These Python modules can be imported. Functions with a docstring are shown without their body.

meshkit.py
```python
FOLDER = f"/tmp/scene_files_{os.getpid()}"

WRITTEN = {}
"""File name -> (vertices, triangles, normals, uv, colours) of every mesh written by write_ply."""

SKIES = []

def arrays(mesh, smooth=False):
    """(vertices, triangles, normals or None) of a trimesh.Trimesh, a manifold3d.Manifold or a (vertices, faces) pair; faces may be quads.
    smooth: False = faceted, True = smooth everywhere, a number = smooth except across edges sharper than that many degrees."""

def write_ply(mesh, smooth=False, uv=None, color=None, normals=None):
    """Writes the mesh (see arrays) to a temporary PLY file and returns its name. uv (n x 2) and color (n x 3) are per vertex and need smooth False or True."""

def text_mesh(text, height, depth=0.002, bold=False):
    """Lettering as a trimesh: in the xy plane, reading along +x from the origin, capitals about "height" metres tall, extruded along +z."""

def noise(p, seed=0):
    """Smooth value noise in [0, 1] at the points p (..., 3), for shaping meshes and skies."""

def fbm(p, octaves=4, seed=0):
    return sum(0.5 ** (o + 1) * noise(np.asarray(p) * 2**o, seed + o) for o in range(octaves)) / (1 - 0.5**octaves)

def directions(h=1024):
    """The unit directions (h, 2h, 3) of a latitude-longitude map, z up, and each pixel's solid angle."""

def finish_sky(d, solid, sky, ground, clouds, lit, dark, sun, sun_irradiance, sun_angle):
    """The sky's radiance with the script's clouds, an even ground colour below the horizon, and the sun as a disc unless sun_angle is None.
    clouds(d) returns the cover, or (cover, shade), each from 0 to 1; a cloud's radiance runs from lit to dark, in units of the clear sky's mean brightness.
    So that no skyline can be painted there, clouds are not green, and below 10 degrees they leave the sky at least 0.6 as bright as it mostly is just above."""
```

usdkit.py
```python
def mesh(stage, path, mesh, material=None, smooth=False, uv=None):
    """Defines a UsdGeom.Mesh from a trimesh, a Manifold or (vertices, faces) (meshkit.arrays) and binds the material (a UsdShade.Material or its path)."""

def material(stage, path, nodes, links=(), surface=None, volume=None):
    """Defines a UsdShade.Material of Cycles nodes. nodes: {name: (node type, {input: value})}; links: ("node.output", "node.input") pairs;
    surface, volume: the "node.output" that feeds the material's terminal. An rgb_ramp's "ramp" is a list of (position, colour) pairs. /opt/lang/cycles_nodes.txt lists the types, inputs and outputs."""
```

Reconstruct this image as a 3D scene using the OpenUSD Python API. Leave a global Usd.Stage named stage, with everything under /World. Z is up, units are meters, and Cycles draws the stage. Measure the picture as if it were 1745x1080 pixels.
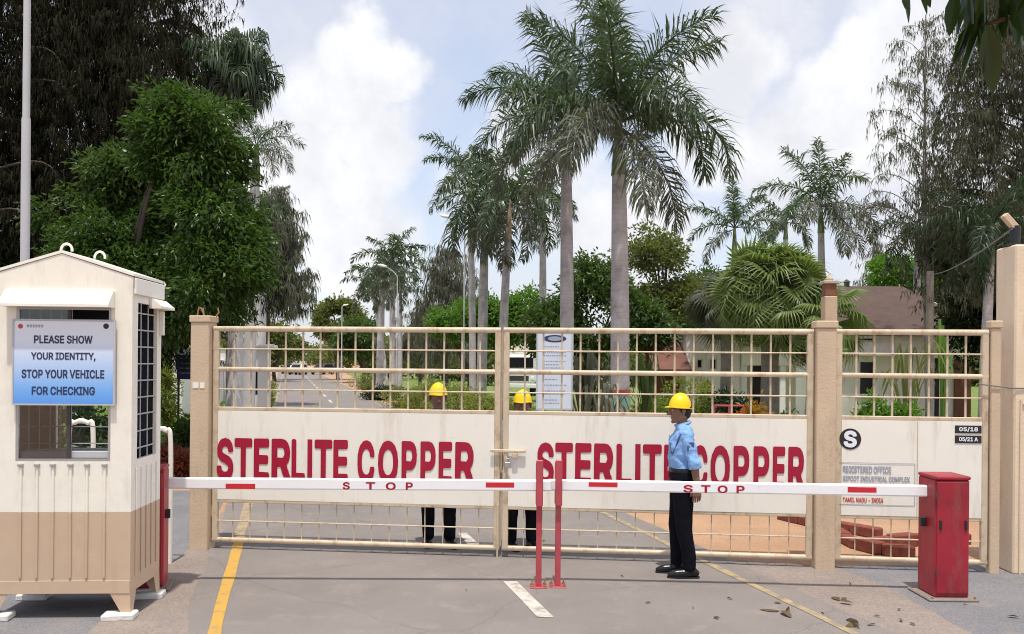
import math, glob
import numpy as np, trimesh, manifold3d, usdkit, meshkit
from manifold3d import Manifold
from pxr import Usd, UsdGeom, UsdLux, UsdShade, Gf, Sdf

stage = Usd.Stage.CreateInMemory()
UsdGeom.SetStageUpAxis(stage, UsdGeom.Tokens.z)
UsdGeom.SetStageMetersPerUnit(stage, 1.0)
UsdGeom.Xform.Define(stage, '/World')
UsdGeom.Scope.Define(stage, '/World/Looks')

# ------------------------------------------------------------------ camera
EYE, FPX, ROLL, CX, HY = 2.0, 1500.0, math.radians(0.5), 872.5, 617.0
cam = UsdGeom.Camera.Define(stage, '/World/camera')
cam.AddTranslateOp().Set(Gf.Vec3d(0, 0, EYE))
cam.AddRotateXOp().Set(90.0)
cam.AddRotateZOp().Set(math.degrees(ROLL))
cam.CreateHorizontalApertureAttr(36.0)
cam.CreateVerticalApertureAttr(36.0 * 634 / 1024)
cam.CreateFocalLengthAttr(36.0 * FPX / 1745)
cam.CreateVerticalApertureOffsetAttr(36.0 * 77 / 1745)
cam.CreateClippingRangeAttr(Gf.Vec2f(0.1, 5000))
cam.CreateExposureAttr(0.60)

# ------------------------------------------------------------------ sun and sky
SUN = np.array([0.0, -0.29, 1.0]); SUN /= np.linalg.norm(SUN)
sun = UsdLux.DistantLight.Define(stage, '/World/sun')
sun.CreateIntensityAttr(0.70); sun.CreateNormalizeAttr(True); sun.CreateAngleAttr(1.2)
sun.CreateColorAttr(Gf.Vec3f(1.0, 0.95, 0.87))
sun.AddTransformOp().Set(Gf.Matrix4d().SetRotate(Gf.Rotation(Gf.Vec3d(0, 0, 1), Gf.Vec3d(*map(float, SUN)))))


def pix_ray(px, py):
    a, b = (px - CX) / FPX, -(py - HY) / FPX
    return np.array([a * math.cos(ROLL) - b * math.sin(ROLL), 1.0, a * math.sin(ROLL) + b * math.cos(ROLL)])


SKYN = {
    'sky': ('sky_texture', {'sky_type': 'single_scattering', 'sun_disc': False, 'sun_elevation': float(math.asin(SUN[2])),
                            'sun_rotation': float(math.atan2(SUN[0], SUN[1])), 'aerosol_density': 2.0, 'air_density': 1.0}),
    'tc': ('texture_coordinate', {}),
    'warp': ('noise_texture', {'scale': 9.0, 'detail': 7.0, 'roughness': 0.55}),
    'wsub': ('vector_math', {'math_type': 'subtract', 'vector2': (0.5, 0.5, 0.5)}),
    'wsc': ('vector_math', {'math_type': 'scale', 'scale': 0.13}),
    'wadd': ('vector_math', {'math_type': 'add'}),
    'n1': ('noise_texture', {'scale': 2.6, 'detail': 8.0, 'roughness': 0.58}),
    'r1': ('rgb_ramp', {'ramp': [(0.0, (0.0,) * 3), (0.54, (0.0,) * 3), (0.70, (0.7,) * 3), (1.0, (0.9,) * 3)]}),
    'n2': ('noise_texture', {'scale': 6.0, 'detail': 6.0, 'roughness': 0.6}),
    'shade': ('rgb_ramp', {'ramp': [(0.38, (3.72, 3.74, 3.95)), (0.62, (4.9, 4.9, 4.92))]}),
    'veil': ('rgb_ramp', {'ramp': [(0.40, (0.48,) * 3), (0.60, (0.95,) * 3)]}),
    'vmix': ('mix_color', {'blend_type': 'mix', 'use_clamp': False, 'b': (3.52, 3.56, 3.92)}),
    'mix': ('mix_color', {'blend_type': 'mix', 'use_clamp': False}),
    'bg': ('background_shader', {'strength': 0.15}),
}
SKYL = [('tc.generated', 'warp.vector'), ('warp.color', 'wsub.vector1'), ('wsub.vector', 'wsc.vector1'), ('tc.generated', 'wadd.vector1'),
        ('wsc.vector', 'wadd.vector2'), ('tc.generated', 'n1.vector'), ('n1.fac', 'r1.fac'), ('tc.generated', 'n2.vector'), ('n2.fac', 'shade.fac'),
        ('n1.fac', 'veil.fac'), ('veil.color', 'vmix.fac'), ('sky.color', 'vmix.a'), ('vmix.result', 'mix.a'), ('shade.color', 'mix.b'), ('mix.result', 'bg.color')]
# cumulus heads: direction and angular radius of each
CUMULUS = [(600, 85, 62), (640, 120, 60), (565, 190, 100), (650, 250, 85), (480, 330, 120), (600, 400, 130), (880, 200, 55), (850, 290, 85), (950, 330, 90), (1250, 130, 80), (1205, 160, 60), (1225, 230, 95),
           (1420, 150, 62), (1480, 90, 75), (1460, 220, 105), (1600, 60, 130), (1340, 290, 90), (1080, 420, 110), (260, 120, 150), (1750, 300, 180)]
prev = None
for i, (cx_, cy_, cr_) in enumerate(CUMULUS):
    d_ = pix_ray(cx_, cy_); d_ /= np.linalg.norm(d_)
    SKYN[f'd{i}'] = ('vector_math', {'math_type': 'distance', 'vector2': tuple(d_)})
    SKYN[f'm{i}'] = ('map_range', {'range_type': 'smoothstep', 'from_min': cr_ / FPX * 1.22, 'from_max': cr_ / FPX * 0.66, 'to_min': 0.0, 'to_max': 0.88, 'clamp': True})
    SKYL += [('wadd.vector', f'd{i}.vector1'), (f'd{i}.value', f'm{i}.value')]
    last = 'r1.color' if prev is None else prev + '.value'
    SKYN[f'x{i}'] = ('math', {'math_type': 'maximum'})
    SKYL += [(last, f'x{i}.value1'), (f'm{i}.result', f'x{i}.value2')]
    prev = f'x{i}'
SKYL.append((prev + '.value', 'mix.fac'))
sky_mat = usdkit.material(stage, '/World/Looks/sky', SKYN, SKYL, surface='bg.background')
dome = UsdLux.DomeLight.Define(stage, '/World/sky')
UsdShade.MaterialBindingAPI.Apply(dome.GetPrim()).Bind(sky_mat)
dome.GetPrim().SetCustomDataByKey('kind', 'structure')

# ------------------------------------------------------------------ helpers
TAKEN = {}


def numbered(parent, name):
    k = TAKEN.get((parent, name), 0)
    TAKEN[(parent, name)] = k + 1
    return name if k == 0 else f'{name}_{k:03d}'


def path_of(p):
    return str(p.GetPath()) if p is not None else '/World'


def tag(p, label=None, cat=None, group=None, kind=None):
    for k, v in (('label', label), ('category', cat), ('group', group), ('kind', kind)):
        if v:
            p.SetCustomDataByKey(k, v)
    return p


def obj(name, mesh, m, parent=None, smooth=False, **t):
    par = path_of(parent)
    p = usdkit.mesh(stage, par + '/' + numbered(par, name), mesh, M[m] if isinstance(m, str) else m, smooth).GetPrim()
    return tag(p, **t)


def thing(name, label, cat, loc=(0, 0, 0), rotz=0.0, group=None, kind=None):
    x = UsdGeom.Xform.Define(stage, '/World/' + numbered('/World', name))
    x.AddTranslateOp().Set(Gf.Vec3d(*map(float, loc)))
    x.AddRotateZOp().Set(float(rotz))
    return tag(x.GetPrim(), label, cat, group, kind)


def dup(root, loc, rotz, label, group=None, scale=None):
    was = root.GetCustomData()
    base = root.GetName().rstrip('0123456789').rstrip('_')
    x = UsdGeom.Xform.Define(stage, '/World/' + numbered('/World', base))
    x.GetPrim().GetReferences().AddInternalReference(root.GetPath())
    x.ClearXformOpOrder()
    ops = [o for o in x.GetOrderedXformOps()]
    x.GetPrim().GetAttribute('xformOp:translate').Set(Gf.Vec3d(*map(float, loc)))
    x.GetPrim().GetAttribute('xformOp:rotateZ').Set(float(rotz))
    order = ['xformOp:translate', 'xformOp:rotateZ']
    if scale:
        x.GetPrim().CreateAttribute('xformOp:scale', Sdf.ValueTypeNames.Float3).Set(Gf.Vec3f(scale, scale, scale)); order.append('xformOp:scale')
    x.GetXformOpOrderAttr().Set(order)
    x.GetPrim().SetInstanceable(True)
    return tag(x.GetPrim(), label, was.get('category'), group or was.get('group'))


def cat(*ms):
    return trimesh.util.concatenate([m for m in ms if m is not None])


def box(x0, x1, y0, y1, z0, z1, c=0.0):
    """A box, with its edges chamfered by c."""
    if c <= 0:
        m = trimesh.creation.box([x1 - x0, y1 - y0, z1 - z0])
        m.apply_translation([(x0 + x1) / 2, (y0 + y1) / 2, (z0 + z1) / 2])
        return m
    pts = []
    for sx in (0, 1):
        for sy in (0, 1):
            for sz in (0, 1):
                p = np.array([x1 if sx else x0, y1 if sy else y0, z1 if sz else z0])
                s = np.array([-1 if sx else 1, -1 if sy else 1, -1 if sz else 1]) * c
                pts += [p + s * [0, 1, 1], p + s * [1, 0, 1], p + s * [1, 1, 0]]
    m = Manifold.hull_points(np.array(pts)).to_mesh()
    return trimesh.Trimesh(m.vert_properties[:, :3], m.tri_verts, process=False)


def tube(pts, r, n=8, caps=True):
    pts = np.asarray(pts, float)
    k = len(pts)
    r = np.broadcast_to(np.asarray(r, float), (k,))
    t = np.gradient(pts, axis=0)
    t /= np.linalg.norm(t, axis=1, keepdims=True) + 1e-12
    ref = np.array([0, 0, 1.0]) if abs(t[0][2]) < 0.9 else np.array([1.0, 0, 0])
    u = np.cross(t[0], ref); u /= np.linalg.norm(u)
    rings = []
    a = np.arange(n) / n * 2 * np.pi
    for i in range(k):
        u = u - t[i] * (u @ t[i]); u /= np.linalg.norm(u) + 1e-12
        w = np.cross(t[i], u)
        rings.append(pts[i] + r[i] * (np.cos(a)[:, None] * u + np.sin(a)[:, None] * w))
    v = np.vstack(rings)
    f = []
    for i in range(k - 1):
        for j in range(n):
            a0, a1, b0, b1 = i * n + j, i * n + (j + 1) % n, (i + 1) * n + j, (i + 1) * n + (j + 1) % n
            f += [[a0, a1, b1], [a0, b1, b0]]
    if caps:
        v = np.vstack([v, pts[0], pts[-1]])
        for j in range(n):
            f += [[k * n, (j + 1) % n, j], [k * n + 1, (k - 1) * n + j, (k - 1) * n + (j + 1) % n]]
    return trimesh.Trimesh(v, f, process=False)


def bez(p, n=12):
    """A smooth curve through control points (Catmull-Rom)."""
    p = np.asarray(p, float)
    q = np.vstack([2 * p[0] - p[1], p, 2 * p[-1] - p[-2]])
    out = []
    for i in range(len(p) - 1):
        a, b, c, d = q[i:i + 4]
        for s in np.linspace(0, 1, n, endpoint=False):
            out.append(0.5 * (2 * b + (c - a) * s + (2 * a - 5 * b + 4 * c - d) * s * s + (3 * b - a - 3 * c + d) * s ** 3))
    return np.array(out + [p[-1]])


def prism(poly, z0, z1):
    from shapely.geometry import Polygon
    m = trimesh.creation.extrude_polygon(Polygon(poly), z1 - z0, engine='earcut')
    m.apply_translation([0, 0, z0])
    return m


def sheet(poly, z):
    from shapely.geometry import Polygon
    v, f = trimesh.creation.triangulate_polygon(Polygon(poly), engine='earcut')
    a, b = v[f[:, 1]] - v[f[:, 0]], v[f[:, 2]] - v[f[:, 0]]
    n = a[:, 0] * b[:, 1] - a[:, 1] * b[:, 0]
    f[n < 0] = f[n < 0][:, ::-1]
    return trimesh.Trimesh(np.column_stack([v, np.full(len(v), z)]), f, process=False)


def lathe(prof, n=20):
    return trimesh.creation.revolve(np.array(prof, float), sections=n)


def moved(m, x=0, y=0, z=0, rz=0, rx=0, ry=0, s=None):
    m = m.copy()
    if s is not None:
        m.apply_scale(s)
    for ang, ax in ((rx, [1, 0, 0]), (ry, [0, 1, 0]), (rz, [0, 0, 1])):
        if ang:
            m.apply_transform(trimesh.transformations.rotation_matrix(ang, ax))
    m.apply_translation([x, y, z])
    return m


UPRIGHT = trimesh.transformations.rotation_matrix(math.pi / 2, [1, 0, 0])


def glyphs(text, x0, x1, z0, z1, y, depth=0.002, stroke=3):
    """Lettering that stands upright, facing -y, filling the box x0..x1, z0..z1 on the plane y."""
    if text == 'I':
        return box(x0, x1, y - depth, y, z0, z1)
    from PIL import Image, ImageDraw, ImageFont
    from shapely import affinity, box as sbox, union_all
    font = ImageFont.truetype(glob.glob('/opt/blender-*/*/datafiles/fonts/Inter.woff2')[0], 110)
    l, t, r, b = font.getbbox(text, anchor='ls', stroke_width=stroke)
    im = Image.new('L', (r - l + 8, b - t + 8))
    ImageDraw.Draw(im).text((4 - l, 4 - t), text, 255, font, anchor='ls', stroke_width=stroke)
    on = np.pad(np.asarray(im) > 127, ((0, 0), (1, 1))).astype(np.int8)
    rows, st = np.nonzero(np.diff(on, axis=1) == 1)
    en = np.nonzero(np.diff(on, axis=1) == -1)[1]
    sh = union_all(sbox(st, -rows - 1, en, -rows)).buffer(0.7).buffer(-0.7).simplify(0.8)
    bx = sh.bounds
    sh = affinity.translate(sh, -bx[0], -bx[1])
    sh = affinity.scale(sh, (x1 - x0) / (bx[2] - bx[0]), (z1 - z0) / (bx[3] - bx[1]), origin=(0, 0))
    m = cat(*[trimesh.creation.extrude_polygon(g, depth, engine='earcut') for g in getattr(sh, 'geoms', [sh])])
    m.apply_transform(UPRIGHT)
    m.apply_translation([x0, y, z0])
    return m


def P(px, py, D):
    return pix_ray(px, py) * D + np.array([0, 0, EYE])


def G(px, py, z=0.0):
    d = pix_ray(px, py)
    return d * ((z - EYE) / d[2]) + np.array([0, 0, EYE])


def X(px, D):
    return float(P(px, HY, D)[0])


def Zh(px, py, D):
    return float(P(px, py, D)[2])


# ------------------------------------------------------------------ materials
M = {}


def mat(name, color, rough=0.6, var=0.12, scale=3.0, bump=0.0, bscale=60.0, spec=0.4, metal=0.0, dirt=None, dirt_at=(0.55, 0.75), dirt_scale=(2, 2, 0.6), coat=0.0, obj_space=False):
    c = np.array(color, float)
    n = {'g': ('geometry', {}) if not obj_space else ('texture_coordinate', {}),
         'n': ('noise_texture', {'scale': scale, 'detail': 5.0, 'roughness': 0.6}),
         'r': ('rgb_ramp', {'ramp': [(0.28, tuple(c * (1 - var))), (0.72, tuple(np.minimum(c * (1 + var), 0.95)))]}),
         'p': ('principled_bsdf', {'roughness': rough, 'specular_ior_level': spec, 'metallic': metal, 'coat_weight': coat})}
    src = 'g.object' if obj_space else 'g.position'
    l = [(src, 'n.vector'), ('n.fac', 'r.fac')]
    out = 'r.color'
    if dirt is not None:
        n['mp'] = ('mapping', {'scale': dirt_scale})
        n['dn'] = ('noise_texture', {'scale': 2.2, 'detail': 8.0, 'roughness': 0.68})
        n['dr'] = ('map_range', {'from_min': dirt_at[0], 'from_max': dirt_at[1], 'to_min': 0.0, 'to_max': 0.85, 'clamp': True})
        n['dm'] = ('mix_color', {'blend_type': 'mix', 'b': dirt})
        l += [(src, 'mp.vector'), ('mp.vector', 'dn.vector'), ('dn.fac', 'dr.value'), ('dr.result', 'dm.fac'), (out, 'dm.a')]
        out = 'dm.result'
    l.append((out, 'p.base_color'))
    if bump:
        n['bn'] = ('noise_texture', {'scale': bscale, 'detail': 6.0, 'roughness': 0.65})
        n['b'] = ('bump', {'strength': bump, 'distance': 0.02})
        l += [(src, 'bn.vector'), ('bn.fac', 'b.height'), ('b.normal', 'p.normal')]
    M[name] = usdkit.material(stage, '/World/Looks/' + name, n, l, surface='p.BSDF')
    return M[name]


def leafmat(name, c0, c1, c2=None, rough=0.45, trans=0.3, spec=0.4):
    """Foliage: each leaf has its own tone."""
    ramp = [(0.0, c0), (0.6, c1), (1.0, c2 or c1)]
    tr = tuple(np.minimum(np.array(c1) * np.array([1.5, 1.7, 0.8]), 0.9))
    M[name] = usdkit.material(stage, '/World/Looks/' + name, {
        'g': ('geometry', {}), 'n': ('noise_texture', {'scale': 0.9, 'detail': 3.0}), 'a': ('math', {'math_type': 'multiply_add', 'value2': 1.1, 'value3': -0.30}),
        'm': ('math', {'math_type': 'multiply_add', 'value2': 0.5}),
        'r': ('rgb_ramp', {'ramp': ramp}), 'p': ('principled_bsdf', {'roughness': rough, 'specular_ior_level': spec}),
        't': ('translucent_bsdf', {'color': tr}), 'x': ('mix_closure', {'fac': trans})},
        [('g.random_per_island', 'm.value1'), ('g.position', 'n.vector'), ('n.fac', 'a.value1'), ('a.value', 'm.value3'), ('m.value', 'r.fac'), ('r.color', 'p.base_color'), ('p.BSDF', 'x.closure1'), ('t.BSDF', 'x.closure2')], surface='x.closure')


def two_tone(name, top, low, z, **k):
    """Paint in two colours that meet at height z, with grime and run-off streaks."""
    M[name] = usdkit.material(stage, '/World/Looks/' + name, {
        'g': ('geometry', {}), 's': ('separate_xyz', {}), 'gt': ('math', {'math_type': 'greater_than', 'value2': z}),
        'm': ('mix_color', {'a': low, 'b': top}), 'mp': ('mapping', {'scale': (4, 4, 0.9)}), 'n': ('noise_texture', {'scale': 2.0, 'detail': 8.0, 'roughness': 0.7}),
        'dr': ('map_range', {'from_min': 0.52, 'from_max': 0.8, 'to_min': 0.0, 'to_max': 0.35, 'clamp': True}),
        'dm': ('mix_color', {'b': (0.33, 0.25, 0.17)}), 'p': ('principled_bsdf', {'roughness': 0.5}),
        'bn': ('noise_texture', {'scale': 5.0, 'detail': 3.0}), 'b': ('bump', {'strength': 0.25, 'distance': 0.02})},
        [('g.position', 's.vector'), ('s.z', 'gt.value1'), ('gt.value', 'm.fac'), ('g.position', 'mp.vector'), ('mp.vector', 'n.vector'), ('n.fac', 'dr.value'), ('dr.result', 'dm.fac'),
         ('m.result', 'dm.a'), ('dm.result', 'p.base_color'), ('g.position', 'bn.vector'), ('bn.fac', 'b.height'), ('b.normal', 'p.normal')], surface='p.BSDF')


def ground_mat(name, c0, c1, speck=None, bump=0.5, s1=0.7, s2=45.0, crack=False):
    n = {'g': ('geometry', {}), 'n': ('noise_texture', {'scale': s1, 'detail': 7.0, 'roughness': 0.62}), 'r': ('rgb_ramp', {'ramp': [(0.32, c0), (0.68, c1)]}),
         'f': ('noise_texture', {'scale': s2, 'detail': 4.0, 'roughness': 0.7}), 'fr': ('rgb_ramp', {'ramp': [(0.30, (0.62,) * 3), (0.5, (1.0,) * 3), (0.72, (1.28,) * 3)]}),
         'mu': ('mix_color', {'blend_type': 'multiply', 'fac': 1.0, 'use_clamp': False}), 'p': ('principled_bsdf', {'roughness': 0.85, 'specular_ior_level': 0.25}),
         'b': ('bump', {'strength': bump, 'distance': 0.01})}
    l = [('g.position', 'n.vector'), ('n.fac', 'r.fac'), ('g.position', 'f.vector'), ('f.fac', 'fr.fac'), ('r.color', 'mu.a'), ('fr.color', 'mu.b'), ('f.fac', 'b.height'), ('b.normal', 'p.normal')]
    out = 'mu.result'
    if speck is not None:
        n['v'] = ('noise_texture', {'scale': 2.6, 'detail': 9.0, 'roughness': 0.72, 'distortion': 0.4})
        n['vr'] = ('map_range', {'from_min': 0.53, 'from_max': 0.70, 'to_min': 0.0, 'to_max': 0.75, 'clamp': True})
        n['vm'] = ('mix_color', {'b': speck})
        l += [('g.position', 'v.vector'), ('v.fac', 'vr.value'), ('vr.result', 'vm.fac'), (out, 'vm.a')]
        out = 'vm.result'
    if crack:
        n['cw'] = ('noise_texture', {'scale': 1.5, 'detail': 5.0})
        n['cs'] = ('vector_math', {'math_type': 'scale', 'scale': 0.5}); n['ca'] = ('vector_math', {'math_type': 'add'})
        n['cv'] = ('voronoi_texture', {'feature': 'distance_to_edge', 'scale': 0.55})
        n['cr'] = ('map_range', {'from_min': 0.0, 'from_max': 0.008, 'to_min': 0.22, 'to_max': 0.0, 'clamp': True})
        n['cm'] = ('mix_color', {'b': (0.05, 0.045, 0.04)})
        l += [('g.position', 'cw.vector'), ('cw.color', 'cs.vector1'), ('g.position', 'ca.vector1'), ('cs.vector', 'ca.vector2'), ('ca.vector', 'cv.vector'), ('cv.distance', 'cr.value'), ('cr.result', 'cm.fac'), (out, 'cm.a')]
        out = 'cm.result'
    l.append((out, 'p.base_color'))
    M[name] = usdkit.material(stage, '/World/Looks/' + name, n, l, surface='p.BSDF')


ground_mat('soil', (0.35, 0.205, 0.122), (0.46, 0.29, 0.175), speck=(0.27, 0.19, 0.12), s1=0.5)
ground_mat('asphalt', (0.190, 0.167, 0.154), (0.240, 0.212, 0.195), speck=(0.275, 0.24, 0.215), s1=0.6, s2=90, crack=True, bump=0.35)
ground_mat('apron', (0.225, 0.184, 0.160), (0.285, 0.236, 0.204), speck=(0.205, 0.172, 0.155), s1=1.1, s2=60)
ground_mat('paving', (0.165, 0.160, 0.168), (0.22, 0.212, 0.218), speck=(0.27, 0.225, 0.19), s1=0.8, s2=70)
ground_mat('lawn', (0.10, 0.15, 0.03), (0.20, 0.26, 0.06), s1=1.5, s2=30, bump=1.0)
ground_mat('concrete', (0.36, 0.31, 0.26), (0.47, 0.42, 0.36), speck=(0.26, 0.22, 0.19), s1=2.5, s2=80)


def paint_mat(name, c, keep=(0.36, 0.55)):
    """Road paint worn through in places."""
    M[name] = usdkit.material(stage, '/World/Looks/' + name, {
        'g': ('geometry', {}), 'n': ('noise_texture', {'scale': 7.0, 'detail': 9.0, 'roughness': 0.75}), 'm': ('map_range', {'from_min': keep[0], 'from_max': keep[1], 'to_min': 0.0, 'to_max': 1.0, 'clamp': True}),
        'x': ('mix_color', {'a': (0.19, 0.165, 0.15), 'b': c}), 'p': ('principled_bsdf', {'roughness': 0.75})},
        [('g.position', 'n.vector'), ('n.fac', 'm.value'), ('m.result', 'x.fac'), ('x.result', 'p.base_color')], surface='p.BSDF')


paint_mat('yellow_paint', (0.50, 0.29, 0.05), (0.30, 0.48))
paint_mat('faded_yellow', (0.40, 0.30, 0.15), (0.38, 0.58))
paint_mat('white_paint', (0.55, 0.50, 0.44), (0.33, 0.52))

DIRT = (0.36, 0.25, 0.15)
two_tone('booth_paint', (0.80, 0.755, 0.655), (0.53, 0.385, 0.265), 0.825)
mat('cream_paint', (0.80, 0.765, 0.68), 0.5, 0.04, dirt=(0.50, 0.40, 0.28), dirt_at=(0.58, 0.85), dirt_scale=(5, 5, 0.8), bump=0.1, bscale=12)
mat('gate_cream', (0.56, 0.46, 0.33), 0.45, 0.07, 4, dirt=(0.33, 0.20, 0.11), dirt_at=(0.50, 0.72), dirt_scale=(5, 5, 3))
mat('panel_cream', (0.79, 0.75, 0.665), 0.5, 0.03, 1.5, dirt=(0.50, 0.41, 0.29), dirt_at=(0.54, 0.90), dirt_scale=(4, 4, 0.55), bump=0.2, bscale=2.2)
mat('post_tan', (0.55, 0.42, 0.29), 0.7, 0.07, 3, bump=0.25, bscale=40, dirt=(0.34, 0.23, 0.15), dirt_at=(0.58, 0.8))
mat('pillar_plaster', (0.72, 0.58, 0.42), 0.8, 0.06, 2.5, bump=0.3, bscale=35, dirt=(0.45, 0.27, 0.13), dirt_at=(0.56, 0.8), dirt_scale=(5, 5, 0.5))
mat('red_paint', (0.30, 0.013, 0.028), 0.42, 0.30, 2.2, dirt=(0.22, 0.075, 0.065), dirt_at=(0.50, 0.78), dirt_scale=(5, 5, 1.2), spec=0.45, bump=0.10, bscale=7)
mat('pole_red', (0.40, 0.06, 0.075), 0.45, 0.12, 6, dirt=(0.40, 0.22, 0.17), dirt_at=(0.55, 0.75))
mat('letter_red', (0.34, 0.004, 0.030), 0.45, 0.05, 5)
mat('tape_red', (0.55, 0.018, 0.03), 0.35, 0.05, 5)
mat('boom_white', (0.80, 0.79, 0.80), 0.35, 0.03, 4, dirt=(0.55, 0.50, 0.46), dirt_at=(0.6, 0.85), dirt_scale=(3, 3, 3))
mat('black_plastic', (0.015, 0.015, 0.018), 0.4, 0.05)
mat('dark_metal', (0.05, 0.045, 0.04), 0.5, 0.1)
mat('whitewash', (0.66, 0.63, 0.59), 0.85, 0.12, 9, bump=0.4, bscale=40, dirt=(0.36, 0.31, 0.26), dirt_at=(0.55, 0.75), dirt_scale=(6, 6, 6))
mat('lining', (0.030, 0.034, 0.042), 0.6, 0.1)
mat('band_green', (0.22, 0.42, 0.32), 0.8, 0.1)
mat('band_red', (0.42, 0.09, 0.08), 0.8, 0.1)
mat('steel', (0.42, 0.41, 0.40), 0.4, 0.08, metal=0.7)
mat('pole_grey', (0.46, 0.46, 0.47), 0.45, 0.05, 2, dirt=(0.42, 0.38, 0.34), dirt_at=(0.6, 0.85))
mat('rusty', (0.30, 0.17, 0.09), 0.8, 0.25, 20)
mat('white_plastic', (0.80, 0.78, 0.74), 0.4, 0.03)
mat('sign_white', (0.76, 0.78, 0.82), 0.4, 0.03)
mat('board_pale', (0.58, 0.635, 0.71), 0.4, 0.06, 3, dirt=(0.45, 0.46, 0.48), dirt_at=(0.55, 0.8))
mat('sign_blue', (0.03, 0.045, 0.14), 0.4, 0.1)
mat('print_navy', (0.03, 0.035, 0.09), 0.45, 0.03)
mat('print_black', (0.02, 0.02, 0.02), 0.45, 0.03)
mat('print_grey', (0.30, 0.33, 0.40), 0.5, 0.03)
mat('print_red', (0.5, 0.06, 0.05), 0.45, 0.03)
mat('bark', (0.095, 0.075, 0.058), 0.9, 0.3, 8, bump=0.8, bscale=30)
mat('grey_bark', (0.24, 0.21, 0.185), 0.9, 0.25, 6, bump=0.6, bscale=30)
mat('shaft_green', (0.13, 0.17, 0.07), 0.4, 0.2, 3)
mat('house_wall', (0.83, 0.78, 0.71), 0.85, 0.08, 1.2, bump=0.2, bscale=30, dirt=(0.36, 0.31, 0.26), dirt_at=(0.52, 0.78), dirt_scale=(1.5, 1.5, 0.35))
mat('pale_wall', (0.76, 0.74, 0.72), 0.85, 0.06, 1.2, bump=0.2, bscale=30, dirt=(0.45, 0.42, 0.40), dirt_at=(0.52, 0.8), dirt_scale=(1.5, 1.5, 0.3))
mat('roof_brown', (0.088, 0.053, 0.042), 0.8, 0.16, 1.5, bump=0.5, bscale=9, dirt=(0.10, 0.07, 0.055), dirt_at=(0.5, 0.75))
mat('roof_red', (0.17, 0.075, 0.053), 0.8, 0.16, 1.5, bump=0.5, bscale=9)
mat('kerb_red', (0.20, 0.050, 0.034), 0.8, 0.15, 6, bump=0.4, bscale=25, dirt=(0.30, 0.16, 0.10), dirt_at=(0.52, 0.75), dirt_scale=(3, 3, 3))
mat('door_dark', (0.025, 0.02, 0.018), 0.5, 0.1)
mat('glass_dark', (0.012, 0.012, 0.014), 0.15, 0.05, spec=0.25)
mat('shirt_blue', (0.225, 0.40, 0.69), 0.9, 0.14, 9, bump=0.7, bscale=22, spec=0.2)
mat('navy_cloth', (0.05, 0.09, 0.22), 0.8, 0.05)
mat('trousers', (0.006, 0.006, 0.010), 0.9, 0.2, 10, bump=0.3, bscale=14, spec=0.1)
mat('shoe', (0.008, 0.008, 0.009), 0.3, 0.1)
mat('skin', (0.20, 0.098, 0.062), 0.42, 0.10, 14, spec=0.5)
mat('hair', (0.008, 0.007, 0.006), 0.6, 0.1)
mat('eye_white', (0.6, 0.58, 0.55), 0.3, 0.02)
mat('hat_yellow', (0.80, 0.56, 0.004), 0.3, 0.02, spec=0.5)
mat('car_white', (0.75, 0.75, 0.74), 0.3, 0.03, spec=0.5)
mat('car_dark', (0.05, 0.06, 0.09), 0.3, 0.05, spec=0.5)
mat('tarp', (0.66, 0.64, 0.52), 0.8, 0.08)
mat('rubber', (0.015, 0.015, 0.015), 0.8, 0.1)
mat('sand_stone', (0.50, 0.38, 0.26), 0.85, 0.1, 5, bump=0.3)
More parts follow.
